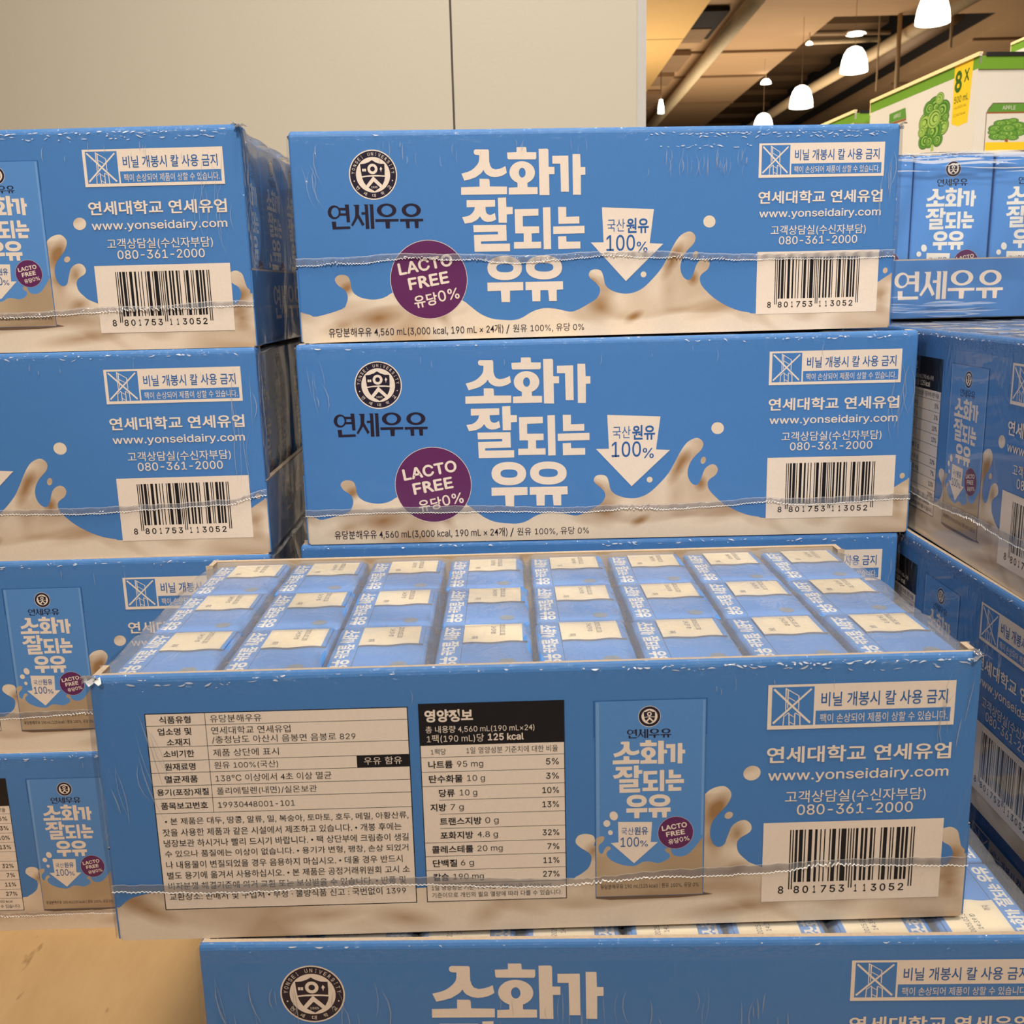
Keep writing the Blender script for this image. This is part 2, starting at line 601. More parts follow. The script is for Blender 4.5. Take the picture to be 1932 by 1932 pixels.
# ------------------------------------------------------------------ artwork outlines (mm on the case's long side)
TITLE = json.loads('[[[[91.03,92.03],[91.33,92.65],[92.01,92.99],[98.04,92.86],[98.46,92.64],[98.63,92.04],[98.62,86.95],[99.15,85.0],[99.92,83.88],[101.62,83.28],[103.76,83.59],[105.37,84.15],[106.74,84.83],[107.3,81.64],[106.04,80.78],[104.79,80.21],[103.0,79.78],[101.21,79.61],[99.07,79.94],[97.13,80.98],[96.25,81.95],[95.67,83.2],[94.9,82.09],[93.92,81.22],[91.57,79.68],[88.7,78.75],[85.9,78.14],[84.55,81.53],[87.7,82.31],[89.5,83.05],[91.02,84.11],[92.58,85.67],[93.31,86.89],[93.62,88.11],[93.73,90.22],[92.14,90.32],[91.43,90.62],[91.09,91.22]]],[[[93.52,78.93],[97.81,78.83],[98.34,78.61],[98.54,77.75],[98.57,75.19],[107.22,75.0],[107.17,71.33],[84.07,71.38],[84.15,75.05],[93.45,75.2]]],[[[107.67,91.25],[112.46,91.39],[112.49,93.77],[117.03,93.74],[117.38,93.45],[117.5,91.28],[122.33,91.17],[122.32,88.54],[121.89,87.78],[108.27,87.97],[107.81,88.5]]],[[[121.49,81.5],[121.39,80.57],[121.1,79.67],[120.62,78.83],[119.97,78.08],[119.17,77.43],[118.25,76.91],[117.23,76.53],[116.15,76.31],[115.03,76.26],[113.91,76.36],[112.83,76.63],[111.82,77.05],[110.91,77.61],[110.12,78.29],[109.49,79.08],[109.02,79.94],[108.74,80.85],[108.66,81.79],[108.77,82.72],[109.07,83.61],[109.55,84.45],[110.2,85.2],[110.99,85.85],[111.91,86.36],[112.93,86.73],[114.01,86.95],[115.12,87.01],[116.23,86.9],[117.31,86.64],[118.32,86.22],[119.23,85.67],[120.01,84.99],[120.65,84.21],[121.12,83.35],[121.4,82.44]],[[116.79,81.5],[116.76,81.1],[116.68,80.7],[116.55,80.34],[116.37,80.01],[116.16,79.72],[115.91,79.5],[115.64,79.33],[115.35,79.23],[115.05,79.2],[114.76,79.24],[114.47,79.36],[114.2,79.53],[113.96,79.77],[113.75,80.07],[113.58,80.4],[113.46,80.78],[113.39,81.17],[113.36,81.58],[113.39,81.98],[113.47,82.37],[113.6,82.74],[113.78,83.07],[113.99,83.35],[114.24,83.58],[114.51,83.74],[114.8,83.84],[115.1,83.87],[115.39,83.83],[115.68,83.72],[115.95,83.54],[116.19,83.3],[116.4,83.01],[116.57,82.67],[116.69,82.3],[116.76,81.91]]],[[[112.61,77.45],[117.61,77.34],[117.59,74.6],[122.7,74.49],[122.69,71.1],[108.07,71.13],[108.11,74.41],[112.58,74.6]]],[[[123.58,92.79],[127.95,92.8],[128.48,92.27],[128.46,84.11],[131.38,84.04],[131.37,80.58],[128.62,80.57],[128.67,70.5],[123.65,70.61]]],[[[130.39,89.35],[138.49,89.35],[138.59,71.96],[134.58,72.05],[134.4,85.53],[130.38,85.62]]],[[[140.62,90.07],[144.53,89.99],[144.67,83.75],[147.05,83.7],[147.07,80.06],[144.75,80.0],[144.69,70.4],[140.68,70.49]]],[[[86.7,68.82],[101.04,68.71],[100.99,65.38],[96.14,65.31],[96.12,63.87],[96.35,62.79],[96.98,61.87],[98.24,61.38],[99.5,61.64],[100.77,62.4],[101.33,59.07],[99.08,58.18],[96.92,58.02],[95.48,58.37],[94.24,59.23],[93.19,60.88],[92.27,59.71],[91.17,58.83],[88.99,57.9],[85.45,57.44],[84.18,60.64],[86.89,61.02],[88.34,61.6],[89.44,62.58],[90.37,63.82],[90.76,65.36],[86.63,65.34]]],[[[102.49,69.65],[106.62,69.74],[106.67,65.15],[109.86,65.08],[109.83,61.59],[106.77,61.48],[106.72,57.44],[102.57,57.53]]],[[[89.68,56.62],[106.38,56.5],[106.46,48.62],[93.32,48.55],[93.3,47.35],[108.04,47.24],[107.99,43.47],[89.96,43.51],[89.84,51.79],[102.13,51.88],[102.08,53.19],[89.79,53.17]]],[[[110.86,63.98],[122.9,64.0],[122.88,60.65],[114.89,60.51],[114.85,55.52],[123.14,55.41],[123.13,52.07],[119.22,51.98],[119.27,47.86],[124.01,47.87],[124.0,44.58],[110.11,44.63],[110.14,47.92],[115.14,47.88],[115.18,52.07],[110.91,52.16]]],[[[125.24,64.6],[129.01,64.66],[129.14,44.1],[125.34,44.07]]],[[[132.97,64.68],[137.1,64.59],[137.1,59.8],[143.77,59.87],[143.78,56.4],[133.07,56.38]]],[[[130.33,55.18],[146.39,55.25],[146.41,51.55],[130.32,51.48]]],[[[132.78,50.22],[136.94,50.31],[137.01,47.58],[144.18,47.53],[144.2,44.06],[132.84,44.02]]],[[[113.9,35.0],[113.77,33.76],[113.39,32.71],[112.79,31.78],[111.96,30.96],[110.92,30.28],[109.71,29.74],[108.32,29.36],[106.78,29.14],[104.98,29.1],[103.17,29.22],[101.64,29.51],[100.26,29.95],[99.06,30.54],[98.05,31.27],[97.24,32.13],[96.66,33.09],[96.31,34.15],[96.21,35.39],[96.35,36.63],[96.74,37.67],[97.35,38.6],[98.18,39.41],[99.21,40.09],[100.43,40.63],[101.8,41.01],[103.34,41.22],[105.13,41.26],[106.93,41.14],[108.46,40.86],[109.82,40.42],[111.02,39.83],[112.04,39.11],[112.85,38.26],[113.44,37.3],[113.79,36.24]],[[109.53,35.1],[109.48,34.54],[109.32,34.16],[109.06,33.85],[108.71,33.59],[108.25,33.38],[107.7,33.22],[107.05,33.11],[106.27,33.05],[105.14,33.05],[104.0,33.1],[103.22,33.2],[102.57,33.34],[102.03,33.52],[101.58,33.75],[101.24,34.03],[100.99,34.35],[100.84,34.73],[100.8,35.29],[100.86,35.85],[101.01,36.22],[101.27,36.54],[101.63,36.79],[102.08,37.0],[102.63,37.16],[103.28,37.27],[104.06,37.33],[105.19,37.33],[106.33,37.28],[107.1,37.19],[107.75,37.05],[108.29,36.87],[108.74,36.64],[109.09,36.36],[109.34,36.04],[109.49,35.65]]],[[[95.98,28.11],[114.42,27.96],[114.38,23.87],[107.5,23.76],[107.36,18.05],[103.03,18.15],[102.82,23.87],[95.98,23.8]]],[[[134.62,34.83],[134.49,33.61],[134.11,32.57],[133.47,31.65],[132.6,30.84],[131.52,30.17],[130.24,29.64],[128.78,29.26],[127.15,29.05],[125.24,29.01],[123.33,29.14],[121.7,29.42],[120.25,29.86],[118.97,30.45],[117.89,31.17],[117.03,32.02],[116.4,32.97],[116.03,34.02],[115.91,35.25],[116.05,36.47],[116.44,37.5],[117.08,38.42],[117.95,39.22],[119.03,39.89],[120.31,40.41],[121.77,40.78],[123.39,40.99],[125.29,41.03],[127.19,40.91],[128.81,40.63],[130.26,40.19],[131.53,39.61],[132.61,38.89],[133.48,38.05],[134.11,37.11],[134.49,36.06]],[[130.07,35.0],[130.01,34.45],[129.84,34.07],[129.56,33.76],[129.17,33.5],[128.67,33.29],[128.06,33.13],[127.34,33.02],[126.48,32.97],[125.22,32.97],[123.96,33.03],[123.09,33.12],[122.38,33.26],[121.77,33.45],[121.27,33.68],[120.88,33.95],[120.6,34.28],[120.44,34.66],[120.38,35.22],[120.44,35.78],[120.62,36.15],[120.9,36.46],[121.29,36.72],[121.79,36.93],[122.4,37.09],[123.12,37.2],[123.98,37.25],[125.24,37.25],[126.49,37.2],[127.35,37.1],[128.07,36.96],[128.68,36.78],[129.18,36.55],[129.56,36.27],[129.85,35.95],[130.01,35.56]]],[[[115.59,27.93],[134.95,27.94],[135.02,23.77],[131.66,23.66],[131.65,17.99],[127.69,18.08],[127.27,23.58],[123.24,23.67],[123.1,18.07],[118.99,18.16],[118.85,23.88],[115.56,23.84]]]]')
LOGO = json.loads('[[[[23.54,64.1],[23.47,63.53],[23.3,62.98],[23.03,62.46],[22.69,62.0],[22.28,61.61],[21.81,61.29],[21.29,61.05],[20.74,60.92],[20.19,60.88],[19.63,60.94],[19.1,61.1],[18.61,61.36],[18.17,61.7],[17.8,62.11],[17.51,62.59],[17.3,63.11],[17.18,63.67],[17.17,64.24],[17.24,64.81],[17.42,65.36],[17.68,65.87],[18.02,66.33],[18.44,66.73],[18.91,67.04],[19.42,67.27],[19.97,67.41],[20.52,67.45],[21.07,67.38],[21.6,67.23],[22.09,66.97],[22.53,66.64],[22.9,66.22],[23.2,65.75],[23.41,65.22],[23.52,64.67]],[[22.63,64.12],[22.58,63.71],[22.48,63.31],[22.32,62.94],[22.11,62.6],[21.87,62.31],[21.59,62.08],[21.28,61.91],[20.96,61.81],[20.63,61.79],[20.3,61.83],[19.99,61.94],[19.7,62.13],[19.45,62.37],[19.23,62.67],[19.06,63.01],[18.94,63.39],[18.87,63.79],[18.87,64.2],[18.92,64.61],[19.02,65.01],[19.18,65.38],[19.39,65.71],[19.63,66.0],[19.91,66.23],[20.22,66.4],[20.54,66.5],[20.87,66.53],[21.2,66.49],[21.51,66.37],[21.8,66.19],[22.05,65.95],[22.27,65.65],[22.44,65.31],[22.56,64.93],[22.62,64.53]]],[[[25.79,67.73],[27.76,67.74],[27.96,59.21],[26.29,59.25],[26.23,62.42],[23.01,62.47],[23.46,63.61],[26.04,63.56],[26.02,64.96],[23.38,65.01],[22.83,66.24],[25.93,66.17]]],[[[18.84,59.63],[20.98,59.64],[21.0,57.13],[27.87,57.22],[27.96,56.0],[19.11,55.89]]],[[[29.88,67.48],[32.91,67.54],[32.55,62.92],[35.07,58.04],[33.91,57.24],[31.86,61.17],[29.24,57.26],[28.35,57.83],[30.17,60.84],[30.7,62.36],[30.81,66.67]]],[[[35.2,67.67],[37.26,67.62],[37.42,55.85],[35.58,55.83],[35.65,62.8],[33.85,62.8],[33.91,63.96],[35.64,63.92],[35.63,67.05]]],[[[37.78,67.61],[39.9,67.63],[39.95,55.88],[38.18,55.83],[38.21,67.06]]],[[[51.32,64.55],[51.23,63.99],[50.99,63.44],[50.61,62.94],[50.11,62.48],[49.49,62.09],[48.78,61.78],[48.01,61.56],[47.18,61.43],[46.33,61.4],[45.49,61.47],[44.68,61.63],[43.92,61.89],[43.24,62.23],[42.65,62.65],[42.19,63.12],[41.85,63.64],[41.65,64.2],[41.6,64.76],[41.7,65.33],[41.94,65.87],[42.32,66.37],[42.83,66.83],[43.44,67.21],[44.15,67.52],[44.92,67.74],[45.75,67.87],[46.59,67.9],[47.43,67.84],[48.24,67.67],[49.0,67.42],[49.68,67.08],[50.26,66.66],[50.73,66.19],[51.07,65.67],[51.27,65.12]],[[49.29,64.59],[49.23,64.2],[49.09,63.82],[48.88,63.46],[48.59,63.14],[48.24,62.87],[47.84,62.65],[47.4,62.49],[46.94,62.4],[46.46,62.37],[45.99,62.42],[45.53,62.53],[45.11,62.71],[44.73,62.95],[44.4,63.23],[44.14,63.57],[43.95,63.93],[43.85,64.32],[43.82,64.71],[43.88,65.11],[44.02,65.49],[44.23,65.85],[44.52,66.16],[44.87,66.44],[45.27,66.66],[45.7,66.81],[46.17,66.91],[46.64,66.93],[47.12,66.89],[47.57,66.77],[48.0,66.6],[48.38,66.36],[48.7,66.07],[48.96,65.74],[49.15,65.38],[49.26,64.99]]],[[[40.57,60.46],[52.23,60.35],[52.19,59.19],[47.83,59.17],[47.64,55.87],[45.66,55.91],[45.48,59.13],[40.61,59.15]]],[[[63.57,64.37],[63.48,63.81],[63.24,63.26],[62.87,62.76],[62.38,62.3],[61.77,61.91],[61.08,61.6],[60.31,61.38],[59.49,61.25],[58.66,61.22],[57.83,61.29],[57.02,61.45],[56.27,61.71],[55.6,62.05],[55.02,62.47],[54.55,62.94],[54.22,63.46],[54.02,64.02],[53.97,64.58],[54.06,65.14],[54.3,65.69],[54.67,66.19],[55.17,66.65],[55.77,67.03],[56.47,67.34],[57.23,67.56],[58.05,67.69],[58.88,67.72],[59.71,67.66],[60.51,67.49],[61.26,67.24],[61.94,66.9],[62.51,66.48],[62.98,66.01],[63.32,65.49],[63.51,64.94]],[[61.44,64.42],[61.39,64.04],[61.26,63.67],[61.05,63.33],[60.77,63.02],[60.43,62.76],[60.04,62.55],[59.61,62.4],[59.16,62.31],[58.69,62.29],[58.23,62.33],[57.78,62.44],[57.37,62.61],[56.99,62.84],[56.67,63.11],[56.42,63.43],[56.23,63.78],[56.12,64.15],[56.1,64.54],[56.15,64.91],[56.28,65.28],[56.49,65.62],[56.77,65.93],[57.11,66.19],[57.5,66.4],[57.93,66.55],[58.38,66.64],[58.84,66.66],[59.31,66.62],[59.75,66.51],[60.17,66.34],[60.54,66.11],[60.86,65.84],[61.12,65.52],[61.31,65.17],[61.41,64.8]]],[[[52.93,60.34],[64.56,60.23],[64.53,59.07],[62.15,59.07],[62.04,55.79],[60.31,55.83],[60.11,59.02],[57.58,59.08],[57.62,55.8],[55.88,55.84],[55.69,59.06],[52.95,59.06]]]]')
SPLB = json.loads('[[0,15.5],[2,15],[5,14.2],[8.5,13.2],[21.29,16.58],[23.8,19.35],[24.64,22.15],[24.25,24.57],[22.96,26.4],[20.3,28.26],[18.91,30.29],[18.83,31.89],[20.56,33.44],[23.31,33.58],[25.42,32.54],[26.37,30.12],[26.72,26.92],[27.79,24.49],[30.26,22.62],[33.37,21.55],[37.29,20.98],[41.25,21.37],[44.45,22.51],[47.07,24.05],[53.25,25.92],[72.9,24.67],[83.41,19.21],[87.69,16.29],[85.93,17.3],[91.79,12.62],[97.67,10.0],[104.43,9.04],[109.51,8.95],[113.75,10.12],[118.83,12.96],[124.77,14.52],[131.58,13.98],[138.42,12.43],[142.73,13.37],[148.09,16.11],[152.37,18.75],[154.21,21.98],[153.92,24.44],[151.77,26.93],[149.19,29.16],[148.43,31.07],[149.59,32.94],[152.25,33.52],[154.92,32.55],[156.12,29.54],[157.12,25.45],[159.82,22.94],[164.13,21.32],[168.42,20.84],[172.69,21.56],[176.94,23.65],[181.66,27.89],[186.35,33.19],[189.41,38.51],[192.45,44.33],[195.51,48.8],[198.63,50.86],[201.26,51.33],[203.41,49.95],[204.11,47.81],[203.03,45.17],[199.94,42.03],[197.64,38.86],[196.42,35.12],[196.63,31.34],[198.21,28.33],[200.38,27.03],[201.96,27.7],[203.22,30.11],[204.44,33.87],[205.96,36.26],[208.58,37.65],[210.73,36.96],[211.76,34.78],[210.63,32.11],[207.76,30.01],[206.66,27.87],[207.4,24.59],[210.19,21.26],[214.61,17.34],[221.2,13.35],[227.76,10.73],[233.19,9.67],[236,9],[255,9],[275,11],[290,17],[299,21.7],[305,25.5],[310,28.5]]')
SPLA = json.loads('[[0,13],[2,14],[5,16.6],[9.8,18.3],[17,19.1],[35,17],[60,16],[90,17],[112,18],[140,19],[164,19.8],[167.6,20.73],[170.42,22.48],[172.38,24.55],[173.23,27.58],[172.81,29.42],[171.55,30.68],[169.32,32.27],[167.79,33.84],[167.52,35.36],[168.5,36.99],[170.45,37.67],[172.67,37.44],[174.06,36.64],[174.62,34.81],[175.46,32.06],[190,30],[205,30],[213.5,35],[212.62,48.7],[213.49,51.35],[216.24,53.94],[220.28,54.94],[222.65,53.39],[223.35,51.03],[221.77,47.39],[217.82,42.8],[216.15,39.12],[216.14,35.03],[217.5,31.9],[219.44,30.94],[221.31,32.11],[222.47,35.49],[223.93,39.19],[226.72,41.14],[229.25,41.05],[230.91,38.95],[230.37,36.59],[226.96,34.31],[225.77,31.95],[226.52,28.48],[229.18,25.62],[231.48,23.94],[240,21],[255,20],[275,22],[290,28],[299.25,34.89],[301.09,36.0],[303.32,36.26],[305.71,34.67],[306.63,31.53],[307.56,28.38],[309.67,26.56],[310,25.5]]')
HOLEA = json.loads('[[299.62,30.39],[301.61,29.77],[303.32,28.67],[304.49,26.4],[304.24,23.97],[302.92,21.92],[300.43,20.61]]')
SPLP = json.loads('[[0.001,0.307],[0.031,0.317],[0.067,0.318],[0.078,0.308],[0.063,0.29],[0.031,0.275],[0.023,0.259],[0.028,0.239],[0.046,0.227],[0.064,0.231],[0.075,0.246],[0.096,0.262],[0.125,0.264],[0.138,0.253],[0.118,0.244],[0.1,0.234],[0.103,0.214],[0.147,0.189],[0.234,0.167],[0.321,0.158],[0.378,0.161],[0.436,0.178],[0.501,0.179],[0.574,0.17],[0.631,0.178],[0.681,0.195],[0.684,0.215],[0.651,0.228],[0.64,0.24],[0.661,0.248],[0.694,0.243],[0.702,0.227],[0.724,0.21],[0.783,0.201],[0.854,0.212],[0.925,0.251],[0.991,0.301]]')
ICON = json.loads('[[[237.09,90.96],[237.61,91.45],[250.61,78.63],[250.12,78.08]],[[250.23,91.25],[250.68,90.8],[237.54,78.16],[237.05,78.69]],[[241.34,91.57],[241.77,91.38],[241.77,83.15],[241.47,83.16]],[[242.04,91.15],[242.52,90.92],[242.46,84.02],[242.16,84.03]],[[241.55,91.56],[246.29,88.59],[246.2,88.33],[241.48,91.21]],[[245.93,88.6],[246.3,88.55],[246.35,83.24],[246.01,83.47]],[[242.57,88.14],[245.0,86.63],[244.9,86.36],[242.54,87.85]],[[240.92,81.16],[241.25,81.37],[241.04,77.6],[240.69,77.61]],[[241.18,81.15],[242.62,82.45],[242.74,82.18],[241.27,80.92]],[[242.63,82.34],[242.98,82.22],[243.19,77.61],[242.81,77.62]],[[242.95,81.88],[244.64,80.83],[244.61,80.56],[242.96,81.59]],[[244.7,82.06],[245.09,82.16],[245.1,77.55],[244.71,77.56]],[[244.99,82.34],[246.88,81.21],[246.83,80.9],[244.96,82.05]],[[246.51,81.22],[246.9,81.16],[247.04,77.49],[246.65,77.5]],[[243.09,78.96],[244.77,78.01],[244.7,77.72],[243.1,78.67]]]')
SPLB = [p for p in SPLB if abs(p[0] - 87.69) > 0.001]
P_ARROW = [[0.205, 0.391], [0.52, 0.386], [0.508, 0.282], [0.576, 0.281], [0.354, 0.173], [0.138, 0.282], [0.209, 0.285]]
CASE_W, CASE_D, CASE_H = 0.310, 0.154, 0.10268
LIP_H = 0.0372


def emblem(pr, cx, cy, r, detail=True, k=None):
    C, D = CREAM, NAVY
    T = lambda x, y: (cx + (x - 920) / 395 * r, cy - (y - 572) / 395 * r)
    pr.shape([ellipse(cx, cy, r, r, 48)], C)
    pr.shape([ellipse(cx, cy, r * .955, r * .955, 48)], D)
    pr.shape([ellipse(cx, cy, r * .71, r * .71, 48)], C)
    pr.shape([[T(*p) for p in [(910, 340), (965, 375), (1035, 400), (1113, 403), (1115, 500), (1110, 585), (1020, 578), (930, 575), (830, 580), (733, 592), (722, 500), (716, 402), (790, 395), (860, 372)]]], D)
    pr.shape([[T(*p) for p in [(735, 612), (820, 602), (915, 600), (797, 740), (760, 680)]]], D)
    pr.shape([[T(*p) for p in [(925, 600), (1030, 600), (1115, 606), (1100, 670), (1065, 738)]]], D)
    pr.shape([[T(*p) for p in [(925, 678), (1028, 775), (935, 833), (835, 775)]]], D)
    ox, oy = T(915, 480)
    pr.shape([ellipse(ox, oy, r * .208, r * .208, 28)], C)
    pr.shape([ellipse(ox, oy, r * .10, r * .10, 20)], D)
    if not detail:
        return
    for dx in (-17, 17):                                   # open book and torch on the shield
        bx, by = T(777 + dx, 497)
        pr.rect(bx - .036 * r, bx + .036 * r, by - .05 * r, by + .055 * r, C)
    tx, ty = T(1052, 485)
    pr.shape([[(tx - .05 * r, ty), (tx, ty + .1 * r), (tx + .06 * r, ty + .01 * r), (tx + .02 * r, ty - .03 * r), (tx, ty - .13 * r), (tx - .02 * r, ty - .03 * r)]], C)
    x, y = T(930, 768)
    pr.text('1885', x - .13 * r, x + .13 * r, y, C)
    word = 'YONSEI UNIVERSITY'
    for i, ch in enumerate(word):
        if ch == ' ':
            continue
        a = math.radians(174 - i * (168 / (len(word) - 1)))
        w = 0.03 if ch == 'I' else 0.085
        pr.text(ch, cx + math.cos(a) * r * .83 - r * w / 2, cx + math.cos(a) * r * .83 + r * w / 2, cy + math.sin(a) * r * .83, C, h=r * .13, rot=a - PI / 2)
    for i, ch in enumerate('연세대학교'):
        a = math.radians(218 + i * 26)
        pr.text(ch, cx + math.cos(a) * r * .83 - r * .07, cx + math.cos(a) * r * .83 + r * .07, cy + math.sin(a) * r * .83, C, h=r * .14, rot=a + PI / 2)
    for a in (math.radians(197), math.radians(343)):
        pr.shape([ellipse(cx + math.cos(a) * r * .83, cy + math.sin(a) * r * .83, r * .025, r * .025, 10)], C)


def bbox(polys):
    p = [q for rings in polys for r in rings for q in r]
    return min(q[0] for q in p), max(q[0] for q in p), min(q[1] for q in p), max(q[1] for q in p)


def fitted(pr, polys, x0, x1, y0, y1, mat, tf=None):
    a0, a1, b0, b1 = bbox(polys)
    T = lambda x, y: (x0 + (x - a0) / (a1 - a0) * (x1 - x0), y0 + (y - b0) / (b1 - b0) * (y1 - y0))
    if tf:
        pr.art(polys, lambda x, y: tf(*T(x, y)), mat)
    else:
        pr.art(polys, T, mat)


TB = bbox(TITLE)
LB = bbox(LOGO)
TITLE_ROWS = (TITLE[:8], TITLE[8:16], TITLE[16:])


def lacto(pr, cx, cy, r, tilt=0.16):
    pr.shape([ellipse(cx, cy, r * 1.012, r * 1.012, 56)], CREAM)
    pr.shape([ellipse(cx, cy, r, r, 56)], PURPLE)
    c, s = math.cos(tilt), math.sin(tilt)
    R = lambda x, y: (cx + (x * c - y * s) * r, cy + (x * s + y * c) * r)
    for body, x0, x1, yc, h, b in (('LACTO', -.735, .70, .40, .315, .035), ('FREE', -.55, .52, -.02, .31, .035)):
        x, y = R((x0 + x1) / 2, yc)
        w = (x1 - x0) * r
        pr.text(body, x - w / 2, x + w / 2, y, CREAM, h=h * r, bold=b, rot=tilt)
    x, y = R(-.19, -.50)
    pr.text('유당', x - .31 * r, x + .31 * r, y, CREAM, h=.33 * r, bold=.02, rot=tilt)
    x, y = R(.43, -.47)
    pr.text('0%', x - .28 * r, x + .28 * r, y, CREAM, h=.29 * r, bold=.015, rot=tilt)


def warning(pr, dx=0, dy=0):
    T = lambda x, y: (x + dx, y + dy)
    pr.rect(235.3 + dx, 301.1 + dx, 76.1 + dy, 92.8 + dy, CREAM)
    pr.rect(236.7 + dx, 251.5 + dx, 77.5 + dy, 91.9 + dy, BLUE)
    pr.rect(252.2 + dx, 299.7 + dx, 77.5 + dy, 82.8 + dy, BLUE)
    pr.art([[r] for r in ICON], T, CREAM)
    pr.text('비닐 개봉시 칼 사용 금지', 254.0 + dx, 298.4 + dx, 87.0 + dy, BLUETXT, h=5.4, bold=.012)
    pr.text('팩이 손상되어 제품이 상할 수 있습니다.', 253.8 + dx, 298.8 + dx, 79.9 + dy, CREAM, h=3.5)


def contact(pr, dx=0, dy=0):
    pr.text('연세대학교 연세유업', 235.5 + dx, 301 + dx, 66.4 + dy, CREAM, h=6.3, bold=.02)
    pr.text('www.yonseidairy.com', 236.2 + dx, 300.6 + dx, 58.0 + dy, CREAM, h=4.9, bold=.014)
    pr.text('고객상담실(수신자부담)', 242.6 + dx, 293 + dx, 49.9 + dy, CREAM, h=5.0, bold=.004)
    pr.text('080-361-2000', 247.0 + dx, 288.7 + dx, 44.9 + dy, CREAM, h=4.1, bold=.01)


def ean13(code):
    L = ['0001101', '0011001', '0010011', '0111101', '0100011', '0110001', '0101111', '0111011', '0110111', '0001011']
    G = [''.join('1' if c == '0' else '0' for c in s)[::-1] for s in L]
    Rr = [''.join('1' if c == '0' else '0' for c in s) for s in L]
    par = ['LLLLLL', 'LLGLGG', 'LLGGLG', 'LLGGGL', 'LGLLGG', 'LGGLLG', 'LGGGLL', 'LGLGLG', 'LGLGGL', 'LGGLGL'][int(code[0])]
    s = '101' + ''.join((L if p == 'L' else G)[int(d)] for p, d in zip(par, code[1:7])) + '01010' + ''.join(Rr[int(d)] for d in code[7:]) + '101'
    return s


def barcode(pr, dx=0, dy=0):
    pr.rect(235.2 + dx, 300.3 + dx, 8.3 + dy, 40.0 + dy, CREAM)
    s = ean13('8801753113052')
    w = 45.2 / 95
    i = 0
    while i < 95:
        if s[i] == '1':
            j = i
            while j < 95 and s[j] == '1':
                j += 1
            guard = i < 3 or i > 91 or 45 <= i < 50
            pr.rect(244.9 + dx + i * w, 244.9 + dx + j * w - 0.03, (13.1 if guard else 16.0) + dy, 37 + dy, INK)
            i = j
        else:
            i += 1
    pr.text('8', 241.2 + dx, 243.2 + dx, 13.0 + dy, INK, h=3.1, bold=.02)
    for k, ch in enumerate('801753'):
        x = 246.9 + k * 3.3 + dx
        pr.text(ch, x + (.5 if ch == '1' else 0), x + (1.5 if ch == '1' else 2.1), 13.0 + dy, INK, h=3.0, bold=.02)
    for k, ch in enumerate('113052'):
        x = 268.6 + k * 3.3 + dx
        pr.text(ch, x + (.5 if ch == '1' else 0), x + (1.5 if ch == '1' else 2.1), 13.0 + dy, INK, h=3.0, bold=.02)


def pack_front(pr, x0, y0, w, h, base, blue, milk, cream, full=True):
    """the small carton's front picture inside the box x0,y0,w,h (mm)"""
    X = lambda u: x0 + u * w
    Y = lambda v: y0 + v * h
    if base:
        pr.rect(x0, x0 + w, y0, y0 + h, blue)
    sp = smooth_curve(SPLP, sub=3)
    pr.shape([[(X(max(0, min(1, u))), Y(v)) for u, v in sp] + [(x0 + w, y0), (x0, y0)]], milk)
    emblem(pr, X(.49), Y(.92), w * .102, detail=False)
    fitted(pr, LOGO, X(.286), X(.689), Y(.813), Y(.859), NAVY)
    fitted(pr, TITLE, X(.157), X(.816), Y(.407), Y(.803), cream)
    pr.shape([[(X(u), Y(v)) for u, v in P_ARROW]], cream)
    pr.text('국산', X(.235), X(.35), Y(.342), BLUETXT, h=.038 * h)
    pr.text('원유', X(.355), X(.483), Y(.342), BLUETXT, h=.042 * h, bold=.02)
    pr.text('100', X(.228), X(.40), Y(.285), BLUETXT, h=.05 * h, bold=.008)
    pr.text('%', X(.41), X(.481), Y(.275), BLUETXT, h=.032 * h, bold=.008)
    lacto(pr, X(.739), Y(.327), w * .163)
    for u, v, a, b in ((.165, .423, .038, .024), (.101, .385, .032, .0175), (.134, .337, .022, .013)):
        pr.shape([ellipse(X(u), Y(v), a * w, b * h, 18, .3)], cream)
    pr.text('유당분해우유 190 mL(125 kcal) | 원유 100%, 유당 0%', X(.04), X(.96), Y(.051), NAVY, h=.032 * h)


